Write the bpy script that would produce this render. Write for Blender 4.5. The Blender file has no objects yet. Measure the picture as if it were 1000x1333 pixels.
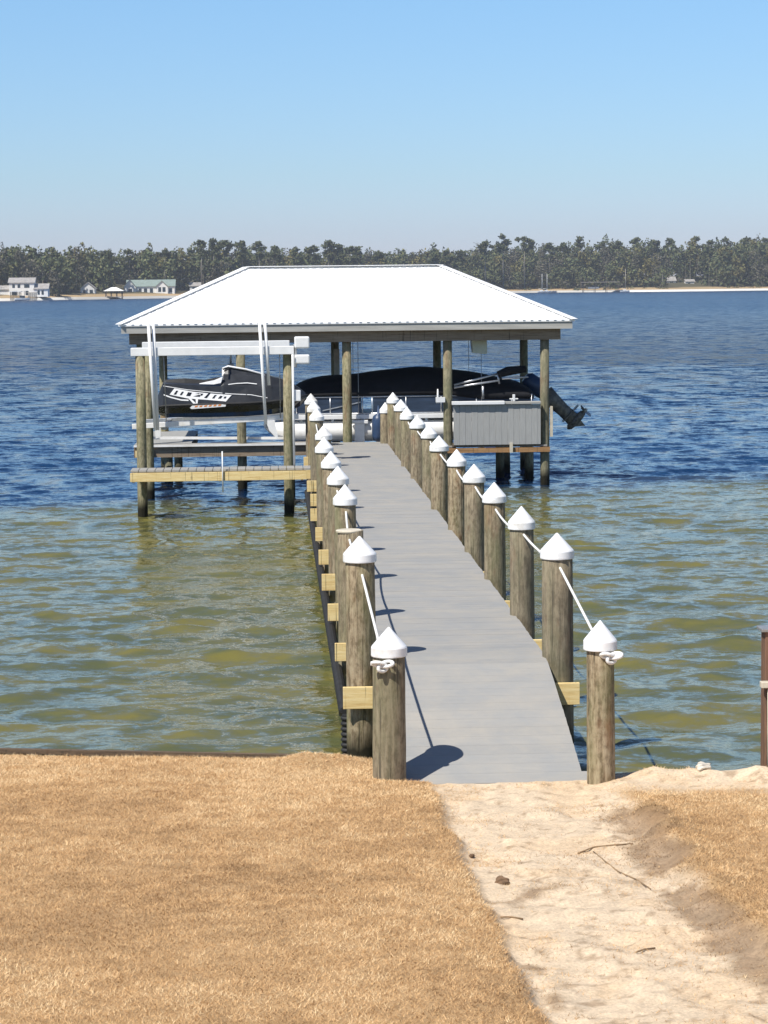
import bpy, math, random
import numpy as np
from mathutils import Vector, Matrix
R = math.radians
sc = bpy.context.scene
col = sc.collection
rng = np.random.default_rng(7)
random.seed(7)

# ---------------------------------------------------------------- objects
def tag(o, label=None, cat=None, group=None, kind=None):
    if label: o['label'] = label
    if cat: o['category'] = cat
    if group: o['group'] = group
    if kind: o['kind'] = kind
    return o

def empty(name, loc=(0, 0, 0), rz=0, label=None, cat=None, group=None):
    o = bpy.data.objects.new(name, None); col.objects.link(o)
    o.location = loc; o.rotation_euler = (0, 0, rz); o.empty_display_size = .2
    return tag(o, label, cat, group)

def relpos(o, root):
    """keep the world coordinates the part was built in"""
    o.parent = root
    o.matrix_parent_inverse = Matrix.Identity(4)

def copy_tree(o, parent=None):
    c = o.copy(); col.objects.link(c); c.parent = parent
    for ch in o.children: copy_tree(ch, c)
    return c

class MB:
    def __init__(s): s.v = []; s.f = []; s.sm = []
    def add(s, vs, fs, smooth=False):
        b = len(s.v); s.v += [tuple(p) for p in vs]
        s.f += [tuple(i + b for i in f) for f in fs]; s.sm += [smooth] * len(fs); return s
    def box(s, x0, x1, y0, y1, z0, z1):
        return s.add([(x0,y0,z0),(x1,y0,z0),(x1,y1,z0),(x0,y1,z0),(x0,y0,z1),(x1,y0,z1),(x1,y1,z1),(x0,y1,z1)],
                     [(0,3,2,1),(4,5,6,7),(0,1,5,4),(1,2,6,5),(2,3,7,6),(3,0,4,7)])
    def bar(s, a, b, w, h, up=(0, 0, 1)):
        a = Vector(a); b = Vector(b); d = (b - a).normalized(); u = Vector(up)
        sd = d.cross(u)
        if sd.length < 1e-4: sd = d.cross(Vector((1, 0, 0)))
        sd.normalize(); u = sd.cross(d).normalized()
        vs = [p + sd * (w/2*i) + u * (h/2*j) for p in (a, b) for i, j in ((-1,-1),(1,-1),(1,1),(-1,1))]
        return s.add(vs, [(0,1,2,3),(7,6,5,4),(0,4,5,1),(1,5,6,2),(2,6,7,3),(3,7,4,0)])
    def tube(s, pts, r, n=10, cap=True, smooth=True):
        pts = [Vector(p) for p in pts]
        rs = r if isinstance(r, (list, tuple)) else [r] * len(pts)
        rings = []; ref = None
        for i, p in enumerate(pts):
            d = (pts[min(i+1, len(pts)-1)] - pts[max(i-1, 0)]).normalized()
            if ref is None:
                ref = d.cross(Vector((0, 0, 1)))
                if ref.length < .1: ref = d.cross(Vector((1, 0, 0)))
            ref = (ref - d * ref.dot(d)).normalized(); bn = d.cross(ref)
            rings.append([p + (ref * math.cos(2*math.pi*k/n) + bn * math.sin(2*math.pi*k/n)) * rs[i] for k in range(n)])
        vs = [q for ring in rings for q in ring]
        fs = [(i*n+k, i*n+(k+1) % n, (i+1)*n+(k+1) % n, (i+1)*n+k) for i in range(len(pts)-1) for k in range(n)]
        s.add(vs, fs, smooth)
        if cap:
            b = len(s.v) - len(vs)
            s.f += [tuple(b + k for k in range(n))[::-1], tuple(b + (len(pts)-1)*n + k for k in range(n))]; s.sm += [False, False]
        return s
    def lathe(s, prof, c=(0, 0, 0), n=20, smooth=False, wob=0.0):
        vs = []; ph = random.random() * 6
        for r, z in prof:
            for k in range(n):
                a = 2*math.pi*k/n; rr = r * (1 + wob * math.sin(3*a + ph + z) + wob*.6*math.sin(5*a - ph + 2*z))
                vs.append((c[0] + rr*math.cos(a), c[1] + rr*math.sin(a), c[2] + z))
        m = len(prof)
        fs = [(i*n+k, i*n+(k+1) % n, (i+1)*n+(k+1) % n, (i+1)*n+k) for i in range(m-1) for k in range(n)]
        s.add(vs, fs, smooth)
        b = len(s.v) - len(vs)
        s.f += [tuple(b + k for k in range(n))[::-1], tuple(b + (m-1)*n + k for k in range(n))]; s.sm += [False, False]
        return s
    def loft(s, rings, smooth=True, cap=True):
        n = len(rings[0]); vs = [p for r_ in rings for p in r_]
        fs = [(i*n+k, i*n+(k+1) % n, (i+1)*n+(k+1) % n, (i+1)*n+k) for i in range(len(rings)-1) for k in range(n)]
        s.add(vs, fs, smooth)
        if cap:
            b = len(s.v) - len(vs)
            s.f += [tuple(b + k for k in range(n))[::-1], tuple(b + (len(rings)-1)*n + k for k in range(n))]; s.sm += [False, False]
        return s
    def prism_xz(s, pts, y0, y1):
        n = len(pts)
        return s.add([(x, y0, z) for x, z in pts] + [(x, y1, z) for x, z in pts],
                     [tuple(range(n)), tuple(range(n, 2*n))[::-1]] + [(k, k+n, (k+1) % n + n, (k+1) % n) for k in range(n)])
    def build(s, name, mat, parent=None, bevel=0, fix=True):
        me = bpy.data.meshes.new(name); me.from_pydata(s.v, [], s.f)
        me.polygons.foreach_set('use_smooth', s.sm)
        me.materials.append(mat); me.update()
        if fix:
            import bmesh
            bm = bmesh.new(); bm.from_mesh(me); bmesh.ops.recalc_face_normals(bm, faces=bm.faces); bm.to_mesh(me); bm.free()
        o = bpy.data.objects.new(name, me); col.objects.link(o)
        if parent is not None:
            o.parent = parent
            # geometry is written in world coordinates: shift it to the parent's frame
            w = parent_world(parent)
            me.transform(w.inverted())
        if bevel:
            b = o.modifiers.new('bevel', 'BEVEL'); b.width = bevel; b.segments = 2; b.limit_method = 'ANGLE'; b.angle_limit = R(40)
        return o

def parent_world(p):
    m = Matrix.Identity(4)
    while p is not None:
        m = (Matrix.Translation(p.location) @ p.rotation_euler.to_matrix().to_4x4()) @ m
        p = p.parent
    return m

def raw_mesh(name, V, F, mat, cols=None, parent=None, smooth=False):
    """numpy vertices (n,3), faces (m,k)"""
    me = bpy.data.meshes.new(name); n = len(V); m, k = F.shape
    me.vertices.add(n); me.vertices.foreach_set('co', np.ascontiguousarray(V, dtype=np.float32).ravel())
    me.loops.add(m*k); me.loops.foreach_set('vertex_index', F.astype(np.int32).ravel())
    me.polygons.add(m); me.polygons.foreach_set('loop_start', np.arange(0, m*k, k, dtype=np.int32))
    try: me.polygons.foreach_set('loop_total', np.full(m, k, dtype=np.int32))
    except Exception: pass
    me.update(calc_edges=True)
    if smooth: me.polygons.foreach_set('use_smooth', np.ones(m, dtype=bool))
    if cols is not None:
        for nm, arr in cols.items():
            a = me.color_attributes.new(nm, 'FLOAT_COLOR', 'POINT')
            c4 = np.ones((n, 4), dtype=np.float32); c4[:, :3] = arr; a.data.foreach_set('color', c4.ravel())
    me.materials.append(mat); me.update()
    o = bpy.data.objects.new(name, me); col.objects.link(o)
    if parent is not None: o.parent = parent
    return o

# ---------------------------------------------------------------- numpy value noise
def vnoise(x, y, seed=0):
    xi = np.floor(x).astype(np.int64); yi = np.floor(y).astype(np.int64); fx = x - xi; fy = y - yi
    def h(a, b):
        n = (a * 374761393 + b * 668265263 + seed * 974711) & 0x7fffffff
        n = ((n ^ (n >> 13)) * 1274126177) & 0x7fffffff
        return ((n ^ (n >> 16)) & 0xffff) / 65535.0
    u = fx*fx*(3-2*fx); v = fy*fy*(3-2*fy)
    return (h(xi, yi)*(1-u) + h(xi+1, yi)*u)*(1-v) + (h(xi, yi+1)*(1-u) + h(xi+1, yi+1)*u)*v
def fbm(x, y, seed=0, oct=4):
    t = 0; a = .5; s = 0
    for i in range(oct): t = t + a*vnoise(x*2**i + 17.3*i, y*2**i - 9.1*i, seed+i); s += a; a *= .5
    return t/s
def sstep(a, b, x): t = np.clip((x-a)/(b-a), 0, 1); return t*t*(3-2*t)

# ---------------------------------------------------------------- materials
def new_mat(name):
    m = bpy.data.materials.new(name); m.use_nodes = True; nt = m.node_tree
    return m, nt, nt.nodes['Principled BSDF'], nt.nodes, nt.links
def N(nt, t, **kw):
    n = nt.nodes.new(t)
    for k, v in kw.items(): setattr(n, k, v)
    return n
def ramp(nt, fac, stops):
    r = N(nt, 'ShaderNodeValToRGB'); e = r.color_ramp.elements
    while len(e) < len(stops): e.new(.5)
    for el, (p, c) in zip(e, stops): el.position = p; el.color = (*c, 1)
    nt.links.new(fac, r.inputs[0]); return r.outputs[0]
def coords(nt, scale=(1, 1, 1), rand=True, space='Object'):
    tc = N(nt, 'ShaderNodeTexCoord'); mp = N(nt, 'ShaderNodeMapping'); mp.inputs['Scale'].default_value = scale
    nt.links.new(tc.outputs[space], mp.inputs[0])
    if rand:
        oi = N(nt, 'ShaderNodeObjectInfo'); ml = N(nt, 'ShaderNodeVectorMath', operation='SCALE'); ml.inputs[0].default_value = (37., 61., 83.)
        nt.links.new(oi.outputs['Random'], ml.inputs['Scale']); nt.links.new(ml.outputs[0], mp.inputs['Location'])
    return mp.outputs[0]
def noise(nt, vec, scale, detail=4, rough=.6, dist=0):
    n = N(nt, 'ShaderNodeTexNoise'); n.inputs['Scale'].default_value = scale; n.inputs['Detail'].default_value = detail
    n.inputs['Roughness'].default_value = rough; n.inputs['Distortion'].default_value = dist
    nt.links.new(vec, n.inputs['Vector']); return n.outputs['Fac']
def mixc(nt, fac, a, b, mode='MIX'):
    m = N(nt, 'ShaderNodeMix', data_type='RGBA', blend_type=mode)
    for sock, v in ((m.inputs[0], fac), (m.inputs[6], a), (m.inputs[7], b)):
        if hasattr(v, 'is_output'): nt.links.new(v, sock)
        elif isinstance(v, (int, float)): sock.default_value = v
        else: sock.default_value = (*v, 1)
    return m.outputs[2]
def math_(nt, op, a, b=None, c=None):
    m = N(nt, 'ShaderNodeMath', operation=op)
    for i, v in enumerate((a, b, c)):
        if v is None: continue
        if hasattr(v, 'is_output'): nt.links.new(v, m.inputs[i])
        else: m.inputs[i].default_value = v
    return m.outputs[0]
def mrange(nt, v, a, b, c=0, d=1):
    m = N(nt, 'ShaderNodeMapRange'); nt.links.new(v, m.inputs[0])
    for i, q in enumerate((a, b, c, d)): m.inputs[i+1].default_value = q
    return m.outputs[0]
def bump(nt, bs, h, strength, dist=.01):
    b = N(nt, 'ShaderNodeBump'); b.inputs['Strength'].default_value = strength; b.inputs['Distance'].default_value = dist
    nt.links.new(h, b.inputs['Height']); nt.links.new(b.outputs[0], bs.inputs['Normal'])

def simple(name, c, rough=.5, var=.12, scale=6, metal=0, stretch=(1, 1, 1), bmp=.15, bdist=.004, spec=.5, dirt=None, detail=5):
    m, nt, bs, _, L = new_mat(name)
    v = coords(nt, stretch); n = noise(nt, v, scale, detail)
    lo = tuple(max(0, x*(1-var*1.6)) for x in c); hi = tuple(min(1, x*(1+var)) for x in c)
    o = ramp(nt, n, [(.3, lo), (.7, hi)])
    if dirt:
        n2 = noise(nt, v, scale*.35, 5); o = mixc(nt, mrange(nt, n2, .5, .72, 0, dirt[3]), o, dirt[:3])
    L.new(o, bs.inputs['Base Color']); bs.inputs['Roughness'].default_value = rough; bs.inputs['Metallic'].default_value = metal
    bs.inputs['Specular IOR Level'].default_value = spec
    if bmp: bump(nt, bs, n, bmp, bdist)
    return m

def wood(name, a, b, c, green=None, wet=True, rough=.85, grain=(14, 14, .8), bdist=.006, huevar=True):
    m, nt, bs, _, L = new_mat(name)
    v = coords(nt, grain); n = noise(nt, v, 3.2, 8, .65, .4)
    o = ramp(nt, n, [(.30, c), (.48, a), (.70, b)])
    v2 = coords(nt, (1, 1, .35)); blot = noise(nt, v2, 3.5, 4)
    fl = noise(nt, coords(nt, (1, 1, .45)), 26, 5, .7)
    if green: o = mixc(nt, mrange(nt, fl, .46, .66, 0, .55), o, (.50, .42, .28)); o = mixc(nt, mrange(nt, fl, .50, .34, 0, .6), o, (.09, .065, .035))
    if green: o = mixc(nt, mrange(nt, noise(nt, coords(nt, (1.3, 1.3, .5)), 4.2, 5), .56, .68, 0, .6), o, (.26, .12, .055))
    if green: o = mixc(nt, mrange(nt, blot, .46, .68, 0, .6), o, green)
    # knots and dark checks
    vo = N(nt, 'ShaderNodeTexVoronoi'); vo.inputs['Scale'].default_value = 5.5; L.new(coords(nt, (1, 1, .5)), vo.inputs['Vector'])
    o = mixc(nt, mrange(nt, vo.outputs['Distance'], .04, .14, .55, 0), o, (.13, .065, .03))
    ck = noise(nt, coords(nt, (22, 22, .5)), 2.4, 3, .5)
    o = mixc(nt, mrange(nt, ck, .63, .70, 0, .75), o, (.05, .04, .025))
    if huevar:
        oi = N(nt, 'ShaderNodeObjectInfo')
        o = mixc(nt, mrange(nt, oi.outputs['Random'], 0, 1, 0, .5), o, (.15, .14, .11))
    if wet:
        g = N(nt, 'ShaderNodeNewGeometry'); sp = N(nt, 'ShaderNodeSeparateXYZ'); L.new(g.outputs['Position'], sp.inputs[0])
        zz = math_(nt, 'ADD', sp.outputs[2], math_(nt, 'MULTIPLY', blot, .3))
        o = mixc(nt, mrange(nt, zz, .30, .48, 1, 0), o, (.022, .020, .012))
    L.new(o, bs.inputs['Base Color']); bs.inputs['Roughness'].default_value = rough
    bs.inputs['Specular IOR Level'].default_value = .2
    h = math_(nt, 'SUBTRACT', n, math_(nt, 'MULTIPLY', mrange(nt, ck, .6, .7, 0, 1), .8))
    bump(nt, bs, h, 1.0, bdist)
    return m

M = {}
M['pile'] = wood('piling_wood', (.27, .205, .125), (.47, .38, .255), (.09, .065, .042), green=(.165, .18, .075))
M['postwood'] = wood('post_wood', (.25, .23, .13), (.36, .33, .20), (.13, .11, .055), green=(.16, .18, .08))
M['pine'] = wood('yellow_pine', (.76, .58, .27), (.86, .70, .38), (.62, .42, .17), wet=False, grain=(1.2, 14, 14), bdist=.002, huevar=False, rough=.7)
M['brownbeam'] = wood('aged_beam', (.12, .08, .05), (.18, .12, .07), (.055, .037, .024), wet=False, grain=(.8, 14, 14), bdist=.003)
M['header'] = wood('header_timber', (.27, .21, .15), (.34, .27, .20), (.17, .12, .08), wet=False, grain=(.8, 14, 14), bdist=.003, huevar=False)
M['redbeam'] = wood('reddish_beam', (.34, .19, .085), (.42, .26, .13), (.17, .10, .05), wet=False, grain=(.8, 14, 14), bdist=.003, huevar=False)
M['stringer'] = wood('stringer_wood', (.20, .16, .09), (.28, .22, .13), (.1, .08, .04), wet=False, grain=(14, .8, 14), bdist=.003)
M['white'] = simple('white_vinyl', (.80, .80, .79), .45, .04, 9, bmp=.05)
M['cap'] = simple('white_cap_plastic', (.88, .88, .87), .4, .03, 14, bmp=.05, dirt=(.50, .46, .38, .75))
M['rope'] = simple('white_rope_fibre', (.80, .79, .75), .8, .15, 90, bmp=.8, bdist=.004)
M['roof'] = simple('white_painted_metal', (.90, .90, .89), .5, .02, 2.2, bmp=0, stretch=(1, .25, 1))
M['fascia'] = simple('weathered_white_board', (.42, .41, .375), .7, .12, 5, stretch=(.3, 3, 3), bmp=.2)
M['alu'] = simple('brushed_aluminium', (.62, .63, .65), .38, .12, 25, metal=.75, bmp=.05)
M['alupaint'] = simple('pontoon_aluminium', (.84, .83, .80), .45, .06, 5, metal=.0, bmp=.05, dirt=(.42, .36, .26, .45))
M['black'] = simple('black_gelcoat', (.020, .021, .024), .22, .3, 8, bmp=0)
M['darkgrey'] = simple('charcoal_gelcoat', (.030, .032, .036), .3, .2, 8, bmp=0)
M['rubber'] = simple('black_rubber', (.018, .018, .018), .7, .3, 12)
M['canvas'] = simple('black_canvas', (.0085, .009, .012), .9, .3, 5, bmp=.6, bdist=.02)
M['navy'] = simple('navy_panel', (.035, .055, .095), .35, .35, 3, stretch=(.4, 1, 3), bmp=.1)
M['navyvinyl'] = simple('navy_vinyl', (.03, .06, .13), .4, .2, 6)
M['orange'] = simple('orange_vinyl', (.75, .25, .05), .4, .1, 20, bmp=0)
M['decal'] = simple('white_vinyl_decal', (.82, .82, .82), .35, .04, 20, bmp=0)
M['greyboard'] = simple('grey_composite_board', (.36, .36, .345), .7, .07, 7, stretch=(6, 6, .6), bmp=.25)
M['engine'] = simple('outboard_leg_paint', (.17, .15, .11), .4, .5, 12, bmp=.1, dirt=(.25, .24, .2, .6))
M['palegreen'] = simple('pale_green_plastic', (.56, .60, .50), .5, .08, 6)
M['steel'] = simple('galvanised_steel', (.45, .45, .44), .45, .15, 20, metal=.6)
M['rust'] = wood('rusty_brown_timber', (.22, .10, .055), (.31, .16, .09), (.09, .045, .025), wet=False)
M['cream'] = simple('cream_pipe', (.62, .56, .44), .6, .12, 8, dirt=(.3, .22, .12, .5))
M['rock'] = simple('pale_rock', (.66, .60, .50), .9, .2, 12, bmp=.8, bdist=.02)
M['brownrock'] = simple('brown_stone', (.2, .12, .065), .9, .3, 12, bmp=.8, bdist=.02)
M['twig'] = simple('dry_twig', (.30, .2, .11), .9, .3, 15)

# deck boards: grey composite, each board slightly its own tone, sand trodden in by the shore
def deck_mat():
    m, nt, bs, _, L = new_mat('grey_deck_boards')
    v = coords(nt, (1, 1, 1), rand=False)
    sp = N(nt, 'ShaderNodeSeparateXYZ'); L.new(v, sp.inputs[0])
    idx = math_(nt, 'FLOOR', math_(nt, 'DIVIDE', sp.outputs[1], .1425))
    wn = N(nt, 'ShaderNodeTexWhiteNoise', noise_dimensions='1D'); L.new(idx, wn.inputs['W'])
    n = noise(nt, coords(nt, (1.5, 25, 1), rand=False), 3, 6)
    o = mixc(nt, mrange(nt, n, .3, .7, 0, 1), (.270, .274, .270), (.305, .307, .300))
    o = mixc(nt, mrange(nt, wn.outputs[0], 0, 1, 0, .30), o, (.225, .228, .225))
    b = noise(nt, v, .9, 5)
    o = mixc(nt, mrange(nt, b, .45, .75, 0, .3), o, (.34, .33, .31))
    s = noise(nt, v, 2.3, 8, .7)
    near = mrange(nt, sp.outputs[1], 22, 15.9, 0, 1)
    o = mixc(nt, math_(nt, 'MULTIPLY', near, mrange(nt, s, .40, .72, .05, .45)), o, (.46, .40, .31))
    L.new(o, bs.inputs['Base Color']); bs.inputs['Roughness'].default_value = .75; bs.inputs['Specular IOR Level'].default_value = .3
    bump(nt, bs, n, .3, .003)
    return m
M['deck'] = deck_mat()

def vcol_mat(name, rough=.9, attr='col', nscale=None, amt=.25, sheen=0, trans=0):
    m, nt, bs, _, L = new_mat(name)
    a = N(nt, 'ShaderNodeAttribute'); a.attribute_name = attr; o = a.outputs['Color']
    if nscale:
        n = noise(nt, coords(nt, rand=False), nscale, 5); o = mixc(nt, 1.0, o, ramp(nt, n, [(.25, (1-amt,)*3), (.75, (1+amt*.6,)*3)]), 'MULTIPLY')
    L.new(o, bs.inputs['Base Color']); bs.inputs['Roughness'].default_value = rough; bs.inputs['Specular IOR Level'].default_value = .2
    return m
M['leaf'] = vcol_mat('foliage', .8)
M['blade'] = vcol_mat('dry_grass_blades', .7)

# ---------------------------------------------------------------- camera
cam = bpy.data.cameras.new('camera'); co = bpy.data.objects.new('camera', cam); col.objects.link(co)
cam.sensor_fit = 'VERTICAL'; cam.sensor_height = 36; cam.lens = 2900/1333*36; cam.clip_end = 6000; cam.clip_start = .1
co.matrix_world = Matrix.Translation((0, 0, 3.9)) @ Matrix.Rotation(R(-2.784), 4, 'Z') @ Matrix.Rotation(R(90-5.74), 4, 'X') @ Matrix.Rotation(R(-.62), 4, 'Z')
sc.camera = co

# ---------------------------------------------------------------- light
S = Vector((-.50, -.48, 1.0)).normalized()
elev = math.asin(S.z)
w = bpy.data.worlds.new('World'); sc.world = w; w.use_nodes = True; nt = w.node_tree
bg = nt.nodes['Background']; sky = N(nt, 'ShaderNodeTexSky', sky_type='NISHITA')
sky.sun_disc = False; sky.sun_elevation = elev; sky.sun_rotation = math.atan2(S.x, S.y); sky.altitude = 0
sky.air_density = 1.0; sky.dust_density = .3; sky.ozone_density = 2.5
tc = N(nt, 'ShaderNodeTexCoord'); sp = N(nt, 'ShaderNodeSeparateXYZ'); nt.links.new(tc.outputs['Generated'], sp.inputs[0])
SKYMUL = ramp(nt, math_(nt, 'MULTIPLY', sp.outputs[2], 1.0), [(0, (.63, .67, 1.06)), (.05, (.62, .75, .97)), (.14, (.67, .87, 1.05)), (.30, (.52, .61, .74)), (.6, (.50, .55, .66))])
nt.links.new(mixc(nt, 1.0, sky.outputs[0], SKYMUL, 'MULTIPLY'), bg.inputs[0]); bg.inputs[1].default_value = .12
sl = bpy.data.lights.new('sun', 'SUN'); sl.energy = 5.0; sl.angle = R(.5); sl.color = (1, .955, .88)
so = bpy.data.objects.new('sun', sl); col.objects.link(so); so.rotation_euler = S.to_track_quat('Z', 'Y').to_euler()
sc.view_settings.view_transform = 'Standard'; sc.view_settings.look = 'None'; sc.view_settings.exposure = .22; sc.view_settings.gamma = 1

# ================================================================ SETTING
SHX = [-60, -8, -2.17, .44, 1.6, 2.2, 2.58, 3.5, 8, 60]; SHY = [26, 18.25, 17.12, 16.6, 16.15, 15.95, 15.85, 15.65, 15.0, 12]
def shore(x): return np.interp(x, SHX, SHY)
def path_masks(x, y):
    wl = fbm(y*2.2, x*0+3, 5, 4)-.5; wr = fbm(y*.8, x*0+9, 8, 3)-.5
    le = 1.06 + .02*(15-y) + wl*.10; re = 2.42 + wr*.30 + .05*np.maximum(0, 11.6-y)
    n = (fbm(x*3, y*3, 21, 4)-.5)*.22
    # position across the path
    inside = sstep(le-.05+n*.35, le+.06+n*.35, x) * (1 - sstep(re-.10+n, re+.08+n, x))
    # loose soil along the right edge and in a few places of the path
    band = np.exp(-((x-(re-.08))/.16)**2) * sstep(15.1, 14.0, y)
    pt = sstep(.50, .66, fbm(x*2.2+4, y*1.6, 31, 4) + .22*band + .10*np.exp(-((x-le-.1)/.12)**2) - .02)
    soil = np.clip(pt*(.15+.85*band) + band*.55*sstep(.38, .55, fbm(x*5, y*4, 33, 3)) + .9*np.exp(-((x-1.36)/.26)**2-((y-12.25-.15*np.sin(x*9))/.13)**2) + .8*np.exp(-((x-1.27)/.10)**2)*sstep(11.6, 10.8, y)*sstep(.35, .6, fbm(x*5, y*4, 34, 3)), 0, 1)
    soil = soil * (sstep(le-.02, le+.03, x))
    return inside, soil, le, re
def ground_z(x, y):
    z = .375 + .042*(15.8-y) + .012*(fbm(x*.7, y*.7, 2, 3)-.5)*4
    z = z + .05*(1-sstep(.6, 1.3, x))*sstep(18, 15, y*0+16.5)
    ins, soil, le, re = path_masks(x, y)
    f = sstep(16.1, 14.6, y)
    z = z - .055*ins*f + ins*((fbm(x*4, y*5, 41, 3)-.5)*.07 + (fbm(x*14, y*16, 42, 3)-.5)*.030)*(.3+.7*f)
    z = z + .05*np.exp(-((x-re-.1)/.16)**2)*f*sstep(.3, .7, fbm(x*2, y*2, 4, 3)+.1)
    z = z + .02*(fbm(x*9, y*9, 43, 3)-.5)*np.clip(soil+ins*.4, 0, 1)
    # lumpy sand lip right of the ramp
    z = z + .10*sstep(2.45, 2.7, x)*np.exp(-((y-shore(x)+.22)/.22)**2)*fbm(x*3.5, y*3, 44, 4)*1.3
    z = z + .07*np.exp(-((x-.25)/.33)**2-((y-16.45)/.17)**2)*fbm(x*6, y*6, 45, 3)*1.6
    z = z - .05*sstep(.72, .82, x)*sstep(2.36, 2.28, x)*sstep(15.66, 15.80, y)
    d = y - shore(x)
    jag = .10*(fbm(x*3, y*0+1, 51, 3)-.5)*sstep(2.3, 2.6, x)
    drop = sstep(-.02, .10 + .18*sstep(2.3, 2.8, x), d - jag)
    return z*(1-drop) + (-.9)*drop
def axis(segs):
    out = []
    for a, b, st in segs:
        n = max(1, int(round(abs(b-a)/st))); out += list(np.linspace(a, b, n, endpoint=False))
    return np.array(out + [segs[-1][1]])
def grid(xs, ys):
    X, Y = np.meshgrid(xs, ys); nx = len(xs); ny = len(ys)
    i = np.arange(nx-1)[None, :] + nx*np.arange(ny-1)[:, None]; i = i.ravel()
    return X.ravel(), Y.ravel(), np.stack([i, i+1, i+1+nx, i+nx], 1)
gx, gy, gf = grid(axis([(-40, -6, 2), (-6, -3, .15), (-3, 4.2, .03), (4.2, 7, .12), (7, 40, 2)]), axis([(-12, 7, .8), (7, 9, .1), (9, 17.8, .03), (17.8, 19.5, .1), (19.5, 28, 1)]))
gz = ground_z(gx, gy)
ins, soil, le, re_ = path_masks(gx, gy)
fp = np.clip(ins*sstep(16.3, 15.6, gy) , 0, 1)
sandlip = np.maximum(sstep(2.35, 2.6, gx)*sstep(.55, .25, shore(gx)-gy+ (fbm(gx*4, gy*4, 61, 3)-.5)*.35), 0)
apron = sstep(.9, .45, shore(gx)-gy+(fbm(gx*3, gy*3, 62, 3)-.5)*.5)*sstep(.75, 1.0, gx)
fp = np.maximum(np.maximum(fp, sandlip), apron)
fine = fbm(gx*14, gy*14, 71, 3)[:, None]; mid = fbm(gx*2.5, gy*2.5, 72, 4)[:, None]
sand = np.array([.76, .60, .42])*(.80+.34*fine) * (1-.10*(1-mid)) ; sand2 = np.array([.66, .48, .30])*(.8+.4*fine)
sand = sand*(1-sstep(.5, .66, mid)*.55) + sand2*(sstep(.5, .66, mid)*.55)
turf = np.array([.50, .325, .165])*(.65+.5*fine)
dirt = np.array([.235, .145, .078])*(.6+.8*fine)
gc = turf*(1-fp[:, None]) + sand*fp[:, None]
so_ = (np.clip(soil*1.6 - 1.5*(fbm(gx*7, gy*10, 75, 5)-.22), 0, 1)*.72)[:, None]; gc = gc*(1-so_) + dirt*so_
peb = sstep(.70, .76, fbm(gx*16, gy*16, 77, 2))[:, None]*fp[:, None]*.6; gc = gc*(1-peb) + np.array([.30, .20, .12])*peb
under = sstep(.15, .0, gz)[:, None]; gc = gc*(1-under) + np.array([.12, .10, .05])*under
M['ground'] = vcol_mat('sandy_ground', .95, nscale=60, amt=.30)
nt = M['ground'].node_tree; bump(nt, nt.nodes['Principled BSDF'], noise(nt, coords(nt, rand=False), 38, 10, .8), .55, .016)
g = raw_mesh('lawn_ground', np.stack([gx, gy, gz], 1), gf, M['ground'], {'col': gc}, smooth=True)
tag(g, kind='structure')

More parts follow.
